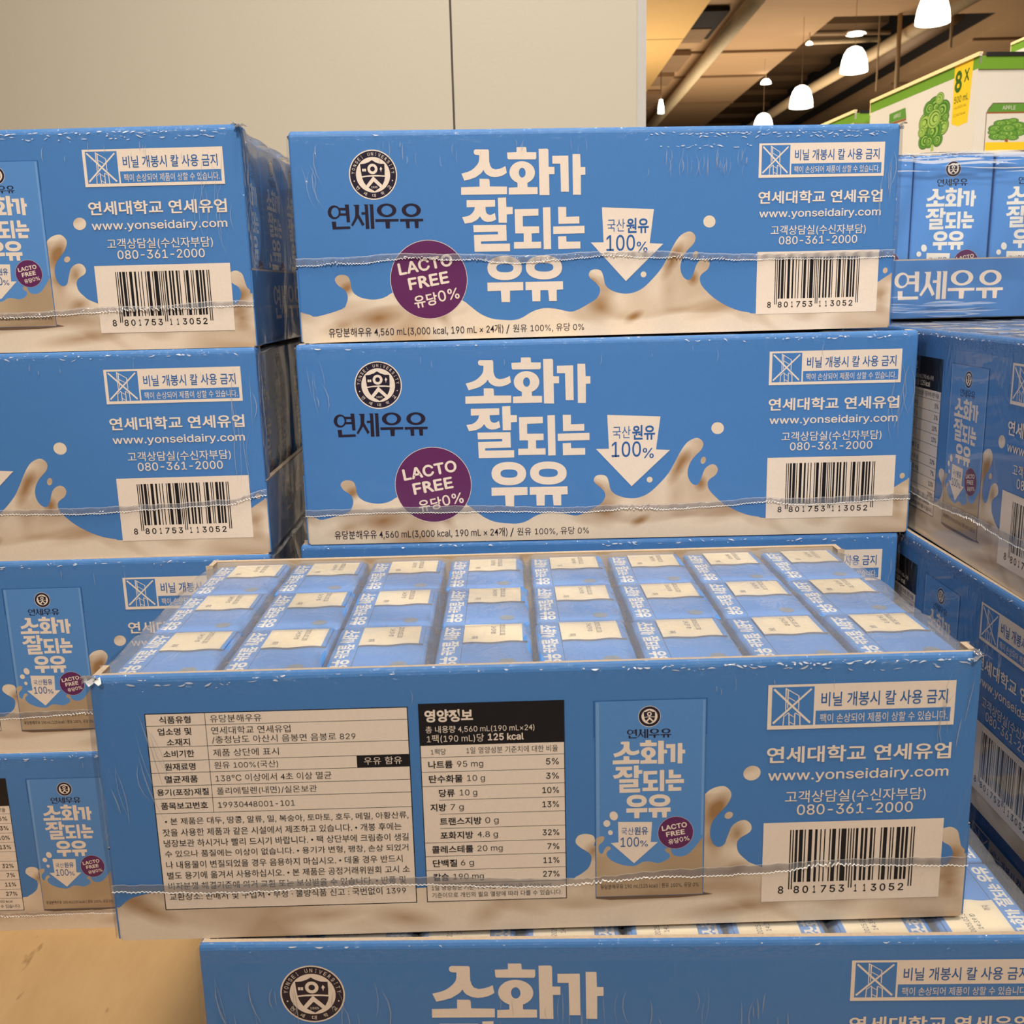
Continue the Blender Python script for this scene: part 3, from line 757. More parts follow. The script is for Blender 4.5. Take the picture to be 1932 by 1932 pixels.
def art_side_a(pr):
    """long side with the nutrition table"""
    out = smooth_curve(SPLA, sub=3)
    pr.shape([out + [(310, 0), (0, 0)]], MILK_A)
    pr.shape([smooth_curve(HOLEA, closed=True, sub=3)], BLUE)
    pr.shape([ellipse(230.5, 59.6, 3.1, 2.8, 28, .3)], MILK_A)
    pr.shape([ellipse(222.6, 43.4, 1.6, 1.3, 18, .6)], MILK_A)
    # ingredients panel
    pr.rect(18.0, 109.5, 12.0, 88.5, INK)
    pr.rect(18.35, 109.15, 12.35, 88.15, CREAM)
    for y in (83.8, 75.9, 70.6, 66.0, 61.0, 56.1, 50.4):
        pr.rect(18.2, 109.3, y - .1, y + .1, INK)
    pr.rect(38.8, 39.0, 50.4, 88.3, INK)
    pr.rect(90.7, 109.4, 66.1, 70.7, INK)
    pr.text('우유 함유', 93.2, 106.6, 68.5, CREAM, h=2.9)
    for t, a, b, y in (('식품유형', 22.9, 33.9, 86.0), ('업소명 및', 22.0, 33.8, 81.6), ('소재지', 24.8, 32.9, 77.6), ('소비기한', 23.2, 34.0, 73.2), ('원재료명', 23.2, 34.0, 68.3),
                       ('멸균제품', 22.8, 34.4, 63.5), ('용기(포장)재질', 19.5, 37.8, 58.5), ('품목보고번호', 20.4, 37.0, 53.3)):
        pr.text(t, a, b, y, INK, h=2.75, bold=.018)
    for t, b, y in (('유당분해우유', 58.5, 86.0), ('연세대학교 연세유업', 68.3, 81.6), ('/충청남도 아산시 음봉면 음봉로 829', 90.8, 78.1), ('제품 상단에 표시', 63.6, 73.2),
                    ('원유 100%(국산)', 63.0, 68.4), ('138℃ 이상에서 4초 이상 멸균', 81.5, 63.5), ('폴리에틸렌(내면)/실온보관', 76.0, 58.5), ('19930448001-101', 67.8, 53.2)):
        pr.text(t, 40.6, b, y, INK, h=2.2 if t[0] == '1' and t[1] == '9' else 2.85)
    for k, (t, b) in enumerate((('• 본 제품은 대두, 땅콩, 알류, 밀, 복숭아, 토마토, 호두, 메밀, 아황산류,', 107.9), ('잣을 사용한 제품과 같은 시설에서 제조하고 있습니다. • 개봉 후에는', 105.2),
                                ('냉장보관 하시거나 빨리 드시기 바랍니다. • 팩 상단부에 크림층이 생길', 107.6), ('수 있으나 품질에는 이상이 없습니다. • 용기가 변형, 팽창, 손상 되었거', 107.3),
                                ('나 내용물이 변질되었을 경우 음용하지 마십시오. • 데울 경우 반드시', 105.0), ('별도 용기에 옮겨서 사용하십시오. • 본 제품은 공정거래위원회 고시 소', 107.4),
                                ('비자분쟁 해결기준에 의거 교환 또는 보상받을 수 있습니다. • 반품 및', 105.8), ('교환장소: 판매처 및 구입처 • 부정 · 불량식품 신고 : 국번없이 1399', 105.6))):
        pr.text(t, 21.2 if k == 0 else 20.0, b, 47.2 - k * 4.27, INK, h=2.95, bold=.005)
    # nutrition panel
    pr.rect(113.1, 164.1, 12.1, 89.4, INK)
    pr.rect(113.4, 163.8, 12.4, 73.6, CREAM)
    pr.text('영양정보', 115.2, 132.1, 84.7, CREAM, h=4.7, bold=.035)
    pr.text('총 내용량 4,560 mL(190 mL×24)', 115.4, 153.5, 79.5, CREAM, h=2.9)
    pr.text('1팩(190 mL)당', 115.7, 135.7, 76.1, CREAM, h=3.2)
    pr.text('125 kcal', 137.1, 149.7, 76.3, CREAM, h=2.7, bold=.03)
    pr.text('1팩당', 116.9, 122.2, 71.2, INK, h=2.3)
    pr.text('1일 영양성분 기준치에 대한 비율', 129.4, 161.6, 71.4, INK, h=2.5)
    for y, ind in ((69.1, 0), (63.5, 0), (58.0, 0), (52.6, 1), (47.1, 1), (41.5, 1), (35.9, 0), (30.5, 0), (24.9, 0), (19.5, 0)):
        pr.rect(119 if ind else 113.3, 163.9, y - .09, y + .09, INK)
    for k, (t, a, b, v, c, d, pc, e) in enumerate((('나트륨', 122, 275, '95 mg', 303, 467, '5%', 862), ('탄수화물', 125, 338, '10 g', 365, 477, '3%', 862), ('당류', 187, 287, '10 g', 318, 428, '10%', 838),
                                                  ('지방', 133, 233, '7 g', 260, 343, '13%', 838), ('트랜스지방', 192, 455, '0 g', 478, 562, '', 0), ('포화지방', 195, 402, '4.8 g', 428, 557, '32%', 838),
                                                  ('콜레스테롤', 142, 402, '20 mg', 428, 586, '7%', 868), ('단백질', 147, 300, '6 g', 323, 405, '11%', 842), ('칼슘', 150, 248, '190 mg', 275, 467, '27%', 840))):
        y = 500 + k * 89.5
        lf = 60 + 52 * (y - 118) / 1267
        rt = 978 + 9 * (y - 118) / 1267
        m = lambda p: 113.2 + (p - lf) / (rt - lf) * 50.8
        yc = 66.3 - k * 5.52
        pr.text(t, m(a), m(b), yc, INK, h=3.0, bold=.022)
        pr.text(v, m(c), m(d), yc - .25, INK, h=2.9 if 'g' in v else 2.4)
        if pc:
            pr.text(pc, m(e), m(943), yc + .1, INK, h=2.4, bold=.014)
    pr.text('1일 영양성분 기준치에 대한 비율(%)은 2,000 kcal', 115.0, 158.5, 17.7, INK, h=2.1)
    pr.text('기준이므로 개인의 필요 열량에 따라 다를 수 있습니다.', 115.0, 162.4, 14.8, INK, h=2.1)
    # carton picture
    pr.shape([[(174.6, 11.6), (180, 10.9), (205, 11.1), (217.5, 12.1), (214, 13), (174.8, 13)]], SHADOWINK)
    pr.rect(174.2, 214.2, 75.0, 88.7, BLUETXT)
    pr.rect(174.6, 213.9, 12.2, 88.6, BLUETXT)
    pr.rect(174.85, 213.7, 12.35, 88.4, PACKBLUE)
    for a, b in ((175.1, 176.2), (212.6, 213.4)):
        pr.rect(a, b, 36, 88.0, PACKEDGE)
    pack_front(pr, 174.85, 12.35, 38.85, 76.1, False, PACKBLUE, MILKP, CREAM)
    warning(pr)
    contact(pr)
    barcode(pr)


def art_side_b(pr):
    """long side with the crest and the big title"""
    out = smooth_curve(SPLB, sub=3)
    pr.shape([out + [(310, 0), (0, 0)]], MILK_B)
    for cx, cy, a, b in ((211.2, 56.1, 3.2, 3.0), (204.2, 39.8, 1.3, 1.9), (177.0, 30.4, 1.5, 1.5), (65.6, 31.0, 1.2, 1.2), (305.8, 29.5, 1.3, 1.5)):
        pr.shape([ellipse(cx, cy, a, b, 24, -.3)], MILK_B)
    emblem(pr, 40.6, 81.7, 11.9)
    pr.art(LOGO, lambda x, y: (x, y), NAVY)
    pr.art(TITLE, lambda x, y: (x, y), CREAM)
    lacto(pr, 66.2, 30.2, 19.4)
    A = [[155.42, 64.12], [182.25, 62.74], [180.12, 45.94], [187.23, 45.52], [167.79, 27.22], [149.6, 46.89], [156.22, 46.85]]
    pr.shape([A], CREAM)
    pr.text('국산', 158.1, 167.2, 55.1, BLUETXT, h=6.3)
    pr.text('원유', 168.0, 179.6, 54.8, BLUETXT, h=7.6, bold=.028)
    pr.text('100', 157.6, 172.5, 46.4, BLUETXT, h=8.0, bold=.012)
    pr.text('%', 173.4, 179.0, 44.2, BLUETXT, h=5.3, bold=.012)
    pr.text('유당분해우유 4,560 mL(3,000 kcal, 190 mL × 24개)', 14.0, 103.6, 4.6, NAVY, h=5.0, bold=.006)
    pr.text('/', 105.0, 106.9, 4.4, NAVY, h=4.6)
    pr.text('원유 100%, 유당 0%', 108.6, 145.7, 4.5, NAVY, h=4.4)
    warning(pr, 1.0, 1.0)
    contact(pr, 1.0, 1.0)
    barcode(pr, 1.6, .3)


# ------------------------------------------------------------------ tray parts
def long_panel(art, vl, vr):
    mb = MB()
    hw, hd, t, r, ret = 0.155, 0.077, 0.0034, 0.0012, 0.011
    path = [(-hw, -hd + ret, -1, 0, 0)]
    for k in range(6):
        a = PI + k / 5 * PI / 2
        path.append((-hw + r + r * math.cos(a), -hd + r + r * math.sin(a), math.cos(a), math.sin(a), 0))
    for k in range(6):
        a = 1.5 * PI + k / 5 * PI / 2
        path.append((hw - r + r * math.cos(a), -hd + r + r * math.sin(a), math.cos(a), math.sin(a), 1))
    path.append((hw, -hd + ret, 1, 0, 1))
    lev = sorted([(0, .0004), (.0006, 0), (vl, 0), (vr, 0), (CASE_H - .0026, 0), (CASE_H - .0016, .0002), (CASE_H - .0007, .0006), (CASE_H, .0013)])
    n = len(path)
    vs = [(x - nx * i, y - ny * i, z) for z, i in lev for (x, y, nx, ny, s) in path]
    for k in range(len(lev) - 1):
        for j in range(n - 1):
            zc = (lev[k][0] + lev[k + 1][0]) / 2
            mat = BLUE
            if j < 6 and zc < vl:
                mat = MILK_A if vl < .0145 else MILK_B
            if j > 6 and zc < vr:
                mat = MILK_A if vr < .027 else MILK_B
            q = [vs[k * n + j], vs[k * n + j + 1], vs[(k + 1) * n + j + 1], vs[(k + 1) * n + j]]
            mb.poly(q, mat)
    inn = [(x - nx * t, y - ny * t) for (x, y, nx, ny, s) in path]
    top = [vs[(len(lev) - 1) * n + j] for j in range(n)]
    for j in range(n - 1):
        mb.poly([top[j], top[j + 1], (inn[j + 1][0], inn[j + 1][1], CASE_H - .0002), (inn[j][0], inn[j][1], CASE_H - .0002)], BOARD)
        mb.poly([(inn[j + 1][0], inn[j + 1][1], 0), (inn[j][0], inn[j][1], 0), (inn[j][0], inn[j][1], CASE_H - .0002), (inn[j + 1][0], inn[j + 1][1], CASE_H - .0002)], INNER)
        mb.poly([vs[j + 1], vs[j], (inn[j][0], inn[j][1], 0), (inn[j + 1][0], inn[j + 1][1], 0)], BOARD)
    for j in (0, n - 1):
        x, y, nx, ny, s = path[j]
        mb.poly([(x, y, 0), (x - nx * t, y, 0), (x - nx * t, y, CASE_H), (x, y, CASE_H)], BOARD)
    P = lambda u, v, h: (min(max(u / 1000, .0012), .3088) - .155, -hd - h / 1000, min(v, 99.9) / 1000)
    art(Print(mb, P))
    return mb.mesh('printed_side')


def end_lip():
    """low cut-out end of the tray with the maker's name; local +x is outward, viewer reads along +y"""
    mb = MB()
    hd = 0.0765
    mb.box(-.0024, 0, -hd, hd, 0.0005, LIP_H - .0008, BLUE)
    mb.poly([(-.0024, -hd, LIP_H), (0, -hd, LIP_H), (0, hd, LIP_H), (-.0024, hd, LIP_H)], BOARD)
    mb.poly([(0, -hd, LIP_H - .0008), (0, hd, LIP_H - .0008), (0, hd, LIP_H), (0, -hd, LIP_H)], BOARD)
    mb.poly([(-.0024, -hd, 0), (-.0024, hd, 0), (-.0024, hd, LIP_H - .0002), (-.0024, -hd, LIP_H - .0002)], INNER)
    P = lambda u, v, h: (h / 1000, u / 1000 - .077, v / 1000)
    pr = Print(mb, P)
    fitted(pr, LOGO, 42.5, 110.5, 12.0, 29.8, CREAM)
    return mb.mesh('end_lip')


def tray_base():
    mb = MB()
    mb.box(-.152, .152, -.074, .074, 0.0008, 0.0026, INNER)
    return mb.mesh('tray_base')


def film_top(seed, hazy=False):
    """clear film pulled over the open top: taut on the carton tops, sagging into the gaps between columns"""
    rnd = random.Random(seed)
    nx, ny = 156, 70
    waves = [(rnd.uniform(20, 110), rnd.uniform(20, 110), rnd.uniform(0, 6), rnd.uniform(.00006, .00022)) for _ in range(12)]
    vs, fs = [], []
    for j in range(ny + 1):
        y = -.0755 + .151 * j / ny
        for i in range(nx + 1):
            x = -.1558 + .3116 * i / nx
            z = .10135
            g = (x + .152) / .038
            d = abs(g - round(g)) * .038
            if .5 < g < 7.5:
                z -= .0030 * math.exp(-(d / .0022) ** 2) * (0.7 + .5 * math.sin(x * 900 + y * 240 + seed))
            e = abs(y) - .072
            if e > 0:
                z += .0010 * min(1, e / .003)
            gy = (y + .074) / .04933
            dy = abs(gy - round(gy)) * .04933
            if .5 < gy < 2.5:
                z -= .0011 * math.exp(-(dy / .0017) ** 2)
            z += sum(a * math.sin(kx * x + ky * y + p) for kx, ky, p, a in waves) * .6
            ex = abs(x) - .1505
            if ex > 0:
                z -= 48 * ex * ex * (1 + .35 * math.sin(y * 150 + seed))
            z = min(z, .10255)
            vs.append((x, y, z))
    for j in range(ny):
        for i in range(nx):
            a = j * (nx + 1) + i
            fs.append((a, a + 1, a + nx + 2, a + nx + 1))
    return vs, fs


def film_end(seed, side, bulge, low=.001):
    rnd = random.Random(seed)
    ny, nz = 44, 46
    waves = [(rnd.uniform(40, 260), rnd.uniform(20, 120), rnd.uniform(0, 6), rnd.uniform(.0001, .0003)) for _ in range(12)]
    vs, fs = [], []
    for k in range(nz + 1):
        t = k / nz
        z = .1000 - (.1000 - low) * t
        for j in range(ny + 1):
            y = -.0772 + .1544 * j / ny
            s = math.sin(PI * j / ny) ** .5
            prof = math.sin(PI * min(1, t * 1.25)) ** .8 if t < .8 else 0.15 * (1 - t) * 5
            x = .1560 + bulge * prof * (.35 + .65 * s) + sum(a * math.sin(ky * y + kz * z + p) for ky, kz, p, a in waves) * (.35 + .65 * s)
            x = max(x, .1557)
            vs.append((side * x, y, z))
    for k in range(nz):
        for j in range(ny):
            a = k * (ny + 1) + j
            fs.append((a, a + 1, a + ny + 2, a + ny + 1))
    return vs, fs


def film_mesh(seed, bl, brr, *folds):
    mb = MB()
    v, f = film_top(seed)
    mb.faces(v, f, FILM)
    for side, b in ((-1, bl), (1, brr)):
        v, f = film_end(seed + 7 * side, side, b)
        mb.faces(v, f, FILM_END)
    for f in folds:  # painted glint slivers, joined into the film
        crease_glints(mb, *f[0], **f[1])
    return mb.mesh('shrink_film', smooth=True)


def seam_mesh(pts, seed, width=3.3, messy=()):
    """overlap of the film wound round the tray: straight upper cut, zigzag lower cut"""
    rnd = random.Random(seed)
    mb = MB()
    n = 620
    y0 = -.077
    A, B, Cc, E = [], [], [], []
    ph = [rnd.uniform(0, 6) for _ in range(6)]
    for i in range(n + 1):
        u = 310.6 * i / n - .3
        k = 0
        while k < len(pts) - 2 and pts[k + 1][0] < u:
            k += 1
        t = (u - pts[k][0]) / (pts[k + 1][0] - pts[k][0])
        t = max(0, min(1, t))
        s = t * t * (3 - 2 * t)
        v = pts[k][1] * (1 - s) + pts[k + 1][1] * s + .12 * math.sin(u * .5 + ph[0]) + .05 * math.sin(u * 2.1 + ph[1])
        w = width * (1 + .12 * math.sin(u * .07 + ph[2]))
        m = 0
        for (c, r, amp) in messy:
            m += amp * math.exp(-((u - c) / r) ** 2)
        w *= 1 - .55 * min(1, m)
        zz = (.34 + .5 * m) * (abs((u / 1.5) % 1 - .5) * 4 - 1) + m * .5 * math.sin(u * 3.3) + m * .4 * math.sin(u * 1.7 + 1)
        o = .55 + .18 * math.sin(u * .9 + ph[3]) + .8 * m * abs(math.sin(u * 1.1 + ph[4]))
        X = u / 1000 - .155
        A.append((X, y0 - (o + .25) / 1000, v / 1000))
        B.append((X, y0 - (o + .1) / 1000, (v - .32) / 1000))
        Cc.append((X, y0 - (o + .1) / 1000, (v - w + zz + .26) / 1000))
        E.append((X, y0 - (o + .25 + .5 * m) / 1000, (v - w + zz) / 1000))
    for i in range(n):
        mb.poly([B[i], B[i + 1], A[i + 1], A[i]], FILM_EDGE)
        mb.poly([Cc[i], Cc[i + 1], B[i + 1], B[i]], FILM_SEAM)
        mb.poly([E[i], E[i + 1], Cc[i + 1], Cc[i]], FILM_EDGE)
    return mb.mesh('film_seam')


def crease_glints(mb, seed, chains=(), streaks=(), side='A', where='long', at_end=.1565):
    """slack film: pale slivers painted as its glints along the upper edge and highlight streaks below"""
    rnd = random.Random(seed)
    y0 = -.0772

    def place(x, y, o):
        if where == 'top':                       # u along the tray, v across it
            return (x / 1000 - .155, y / 1000 - .077, .1027 + o * .5)
        if where == 'end':                       # u across the tray's -x end, v up
            return (-at_end - o, .077 - x / 1000, y / 1000)
        yy = y0 - o if y < 99.8 else y0 - o + (y - 99.8) * .0006
        p = (min(max(x, .3), 309.7) / 1000 - .155, yy, min(y, 102.6) / 1000)
        return p if side == 'A' else (-p[0], -p[1], p[2])

    def sliver(u, v, L, W, ang, mat=FILM_GLINT, curl=1.0):
        c, s = math.cos(ang), math.sin(ang)
        o = rnd.uniform(.15, .4) / 1000
        n = 4
        lo, up = [], []
        bend = rnd.uniform(-.15, .15) * L * curl
        for k in range(n + 1):
            t = k / n - .5
            w = W * (1 - (2 * t) ** 2) + .02
            b = bend * (1 - (2 * t) ** 2)
            for arr, q in ((lo, -w / 2), (up, w / 2)):
                arr.append(place(u + t * L * c - (b + q) * s, v + t * L * s + (b + q) * c, o))
        for k in range(n):
            mb.poly([lo[k], lo[k + 1], up[k + 1], up[k]], mat)
    for (a, b, v, dens) in chains:
        u = a
        while u < b:
            L = rnd.uniform(.5, 3.6)
            if rnd.random() < dens:
                sliver(u + L / 2, v + rnd.gauss(0, .5), L, rnd.uniform(.2, .7), rnd.gauss(0, .25))
            u += L * .8 + rnd.uniform(.1, 1.2)
    for (a, b, v0, v1, n, lean) in streaks:
        for k in range(n):
            if lean == 'h':                      # long highlight streaks lying along u
                L = rnd.uniform(.1, .5) * (b - a)
                sliver(rnd.uniform(a + L / 2, b - L / 2), rnd.uniform(v0, v1), L, rnd.uniform(.5, 1.6), rnd.gauss(0, .015), FILM_SHEEN if v0 < 20 else FILM_GLINT, .25)
                continue
            L = rnd.uniform(.2, .75) * (v1 - v0)
            v = rnd.uniform(v0 + L / 2, v1 - L / 2)
            sliver(rnd.uniform(a, b), v, L, rnd.uniform(.15, .5), PI / 2 + lean + rnd.gauss(0, .05), FILM_SHEEN)


def tuft_mesh(seed, size=.006):
    """gathered, torn film at a top corner"""
    rnd = random.Random(seed)
    mb = MB()
    for k in range(7):
        a = rnd.uniform(0, 2 * PI)
        l = size * rnd.uniform(.5, 1.1)
        w = size * rnd.uniform(.2, .4)
        d = Vector((math.cos(a), math.sin(a) * .6, rnd.uniform(-.4, .25)))
        s = Vector((-d.y, d.x, rnd.uniform(-.6, .6))) * w
        p0 = Vector((rnd.uniform(-1, 1) * size * .2, rnd.uniform(-1, 1) * size * .2, 0))
        p1 = p0 + d * l * .5 + Vector((0, 0, size * .15))
        p2 = p0 + d * l
        mb.poly([p0 - s * .6, p0 + s * .6, p1 + s, p1 - s], FILM_EDGE)
        mb.poly([p1 - s, p1 + s, p2 + s * .4, p2 - s * .5], FILM_EDGE)
    return mb.mesh('film_tuft')


SIDE_A = long_panel(art_side_a, .0135, .0255)
SIDE_B = long_panel(art_side_b, .0155, .0282)
LIP = end_lip()
BASE = tray_base()
TUFT = tuft_mesh(4)


def milk_case(label, lev, xy, yaw, front='A', film=None, seam=None, seam_side=None, tufts=(), group='blue milk cases'):
    """xy = centre of the tray; front says which printed long side looks along the tray's -y before turning"""
    rz = yaw + (PI if front == 'B' else 0.0)
    z = SHEET + (lev - 1) * CASE_H
    t = thing('milk_case', label, 'case', (xy[0], xy[1], z), rz, group)
    a = link('printed_side', SIDE_A, t)
    b = link('printed_side', SIDE_B, t)
    b.rotation_euler = (0, 0, PI)
    a['label'] = 'long blue side with the ingredients and nutrition tables'
    b['label'] = 'long blue side with the crest, big title and purple disc'
    l1 = link('end_lip', LIP, t)
    l1.location = (.1553, 0, 0)
    l2 = link('end_lip', LIP, t)
    l2.location = (-.1553, 0, 0)
    l2.rotation_euler = (0, 0, PI)
    link('tray_base', BASE, t)
    f = link('shrink_film', film, t)
    if seam:
        s = link('film_seam', seam, t)
        if seam_side == 'B':
            s.rotation_euler = (0, 0, PI)
    for (sx, sy, rot) in tufts:
        q = link('film_tuft', TUFT, t)
        q.location = (sx * .1545, sy * .0760, CASE_H - .0012)
        q.rotation_euler = (0, 0, rot)
    return t


def centre(xc, yc, yaw):
    return (xc - .077 * math.sin(yaw), yc + .077 * math.cos(yaw))


# ------------------------------------------------------------------ cartons
CW, CD, CT, CZ = .0352, .0485, .0971, .0028


def carton_body():
    bm = bmesh.new()
    bmesh.ops.create_cube(bm, size=1)
    for v in bm.verts:
        v.co = Vector((v.co.x * CW, v.co.y * CD, (v.co.z + .5) * CT))
    bmesh.ops.bevel(bm, geom=[e for e in bm.edges], offset=.0016, segments=3, affect='EDGES', profile=.6)
    tmp = bpy.data.meshes.new('t')
    bm.to_mesh(tmp)
    bm.free()
    mb = MB()
    mb.faces([tuple(v.co) for v in tmp.vertices], [tuple(p.vertices) for p in tmp.polygons], CART_BLUE)
    # broad fronts look along +x and -x
    for s in (1, -1):
        P = (lambda u, v, h, s=s: (s * (CW / 2 + h / 1000), s * (u - 24.25) / 1000, v / 1000))
        pack_front(Print(mb, P), 1.0, 0.8, 46.5, 95.5, False, CART_BLUE, MILKP, CART_WHITE)
    # narrow side strip: title running across the top at its left margin
    Pt = lambda u, v, h: (u / 1000, v / 1000, CT + h / 1000)
    pr = Print(mb, Pt)
    y = 22.0
    for rows, ln in ((TITLE_ROWS[0], 14.6), (TITLE_ROWS[1], 15.2), (TITLE_ROWS[2], 10.2)):
        # each word reads from the rear towards the front; the letters' tops face +x
        fitted(pr, rows, 0, ln, 0, 6.3, CART_WHITE, tf=lambda x, yy, y=y: (-15.9 + yy, y - x))
        y -= ln + 1.4
    pr.line(-8.4, 22.6, -8.4, -22.6, .18, CART_INK)
    return mb.mesh('carton_body')


FLAPEDGE = plain_mat('flap_edge', (128, 118, 112), .8)


def carton_flap():
    """the folded-over top seam with the cream date field"""
    mb = MB()
    n = 14
    x0, x1, y1 = -8.2, 16.0, 23.0
    tz = CT + .00075
    fr = [(x0 + (x1 - x0) * i / n, 2.6 + .55 * math.sin(i * .75) - .3 * math.sin(i * .31 + 1)) for i in range(n + 1)]
    P = lambda u, v, h: (u / 1000, v / 1000, tz + h / 1000)
    pr = Print(mb, P, 0.0)
    pr.shape([fr + [(x1, y1), (x0, y1)]], CART_BLUE)
    fp = [p for p in fr if p[0] < 14.6]
    pr.shape([[(x0, fp[0][1] + .02)] + fp[1:] + [(fp[-1][0], 22.6), (x0, 22.6)]], CART_CREAM)
    for i in range(n):
        a, b = fr[i], fr[i + 1]
        mb.poly([(a[0] / 1000, a[1] / 1000, CT - .0002), (b[0] / 1000, b[1] / 1000, CT - .0002), (b[0] / 1000, b[1] / 1000, tz), (a[0] / 1000, a[1] / 1000, tz)], FLAPEDGE)
    mb.poly([(x1 / 1000, fr[-1][1] / 1000, CT - .0008), (x1 / 1000, y1 / 1000, CT - .0008), (x1 / 1000, y1 / 1000, tz), (x1 / 1000, fr[-1][1] / 1000, tz)], CART_BLUE)
    pr.text('2025.03.30', 1.2, 13.6, 0, CART_INK, h=2.4) if False else None

    def vtext(body, x, ya, yb, h):
        vs, fs = glyphs(body, 0.0)
        a0, a1 = min(v[0] for v in vs), max(v[0] for v in vs)
        b0, b1 = min(v[1] for v in vs), max(v[1] for v in vs)
        pts = [P(x + (b - (b0 + b1) / 2) / (b1 - b0) * h, ya - (a - a0) / (a1 - a0) * (ya - yb), .06) for a, b, _l in vs]
        mb.faces(pts, fs, CART_INK)

    vtext('2025.03.30', 6.6, 22.0, 9.4, 2.0)
    vtext('14:39 D', 3.2, 20.2, 11.2, 1.9)
    vtext('까지', -4.0, 9.0, 6.0, 2.9)
    return mb.mesh('top_flap')


def carton_foil():
    mb = MB()
    P = lambda u, v, h: (u / 1000, v / 1000, CT + h / 1000)
    Print(mb, P, .12).shape([ellipse(8.4, -16.8, 3.0, 2.9, 24)], CART_FOIL)
    return mb.mesh('straw_foil')




def carton_block(skip=()):
    """the cartons packed deep in a tray, where no single one can be made out"""
    mb = MB()
    for col in range(8):
        for row in range(3):
            if (col, row) in skip:
                continue
            x, y = -.152 + .038 * (col + .5), -.074 + .04933 * (row + .5)
            mb.box(x - CW / 2, x + CW / 2, y - CD / 2, y + CD / 2, CZ, CZ + CT, CART_BLUE)
            t = CZ + CT + .0006
            mb.poly([(x - .0082, y + .003, t), (x + .0146, y + .003, t), (x + .0146, y + .0226, t), (x - .0082, y + .0226, t)], CART_CREAM)
            if col in (0, 7):
                s = -1 if col == 0 else 1
                pack_front(Print(mb, lambda u, v, h, s=s, x=x, y=y: (x + s * (CW / 2 + h / 1000), y + s * (u - 24.25) / 1000, CZ + v / 1000)), 1.0, 0.8, 46.5, 95.5, False, CART_BLUE, MILKP, CART_WHITE)
    return mb.mesh('carton_block')


BODY, FLAP, FOIL = carton_body(), carton_flap(), carton_foil()
_proto = None


FILLED = {}


def carton(case, col, row, label, group):
    """col 0..7 along the tray's +x, row 0..2 along its +y"""
    global _proto
    FILLED.setdefault(case.name, set()).add((col, row))
    if _proto is None:
        _proto = thing('milk_carton', label, 'carton', group=group)
        for nm, me in (('carton_body', BODY), ('top_flap', FLAP), ('straw_foil', FOIL)):
            link(nm, me, _proto)
        t = _proto
    else:
        t = _proto.copy()
        COL.objects.link(t)
        for ch in _proto.children:
            c = ch.copy()
            COL.objects.link(c)
            c.parent = t
    rnd = random.Random(hash((case.location.x, col, row)) & 0xffff)
    lx = -.152 + .038 * (col + .5) + rnd.uniform(-.0008, .0008)
    ly = -.074 + .04933 * (row + .5)
    rz = case.rotation_euler[2]
    c, s = math.cos(rz), math.sin(rz)
    t.location = (case.location.x + lx * c - ly * s, case.location.y + lx * s + ly * c, case.location.z + CZ)
    t.rotation_euler = (0, 0, rz + rnd.uniform(-.012, .012))
    t['label'] = label
    t['category'] = 'carton'
    t['group'] = group
    return t


# ------------------------------------------------------------------ the store around the stacks
FLOORM = plain_mat('sealed_concrete', (150, 140, 126), 0.5, var=0.08, scale=2)
CEILM = plain_mat('ceiling_deck', (178, 144, 106), 0.8, var=0.10, scale=1.2, stretch=(0.4, 2, 1))
DECKM = plain_mat('upper_deck', (132, 104, 74), 0.85, var=0.2, scale=1.0, stretch=(.2, 3, 1))
VOID_SHADE = plain_mat('void_shade', (30, 22, 16), 0.95)  # near-black colour stands for the shade of unlit voids
PANELM = plain_mat('white_panel', (183, 173, 154), 0.42, var=0.015, scale=260, bump=0.05)
PANELM2 = plain_mat('panel_edge', (176, 172, 166), 0.5)
SEAMM = plain_mat('panel_joint', (84, 76, 66), 0.8)
SOFFIT = plain_mat('soffit_paint', (240, 204, 148), 0.7, var=0.03, scale=2)
DUCTM = plain_mat('duct_metal', (120, 96, 72), 0.5, 0.2, var=0.1, scale=3)
PIPEM = plain_mat('pipe_paint', (222, 196, 156), 0.5, var=0.08, scale=6)
RODM = plain_mat('hanger_rod', (176, 146, 108), 0.6)
WOOD = plain_mat('pallet_wood', (176, 140, 98), 0.8, var=0.2, scale=14, stretch=(1, 9, 9))


def struct(name, mb, **k):
    o = mb.build(name, **k)
    o['kind'] = 'structure'
    return o


mb = MB()
mb.box(-25, 30, -8, 70, -.2, 0, FLOORM)
struct('floor', mb)
EZ = EYE.z
# ceiling: slabs either side of an open service trench, unlit void above painted black
mb = MB()
SL = EZ + 5.0
mb.box(-25, 6.42, -8, 70, SL, SL + .25, CEILM)
mb.box(10.0, 30, -8, 70, SL, SL + .25, CEILM)
mb.box(6.42, 10.0, -8, 20.8, SL, SL + .25, CEILM)
struct('ceiling', mb)
mb = MB()
mb.box(6.0, 10.4, 20.5, 26.6, SL + 1.9, SL + 2.0, VOID_SHADE)
mb.box(9.2, 10.4, 24.4, 70, SL + 1.9, SL + 2.0, VOID_SHADE)
mb.box(9.95, 10.05, 20.8, 70, SL + .25, SL + 1.9, VOID_SHADE)
mb.box(6.37, 6.47, 20.8, 24.4, SL + .25, SL + 1.9, VOID_SHADE)
struct('trim_1', mb)
mb = MB()
for k in range(26):
    y = 25.6 + k * 1.1
    mb.box(6.2, 9.2, y, y + 1.0, SL + 1.0 + (k % 2) * .12, SL + 1.2, DECKM)
struct('trim_2', mb)
mb = MB()
mb.box(-25, 30, 69, 69.3, 0, SL + 2, CEILM)
struct('wall_far', mb)
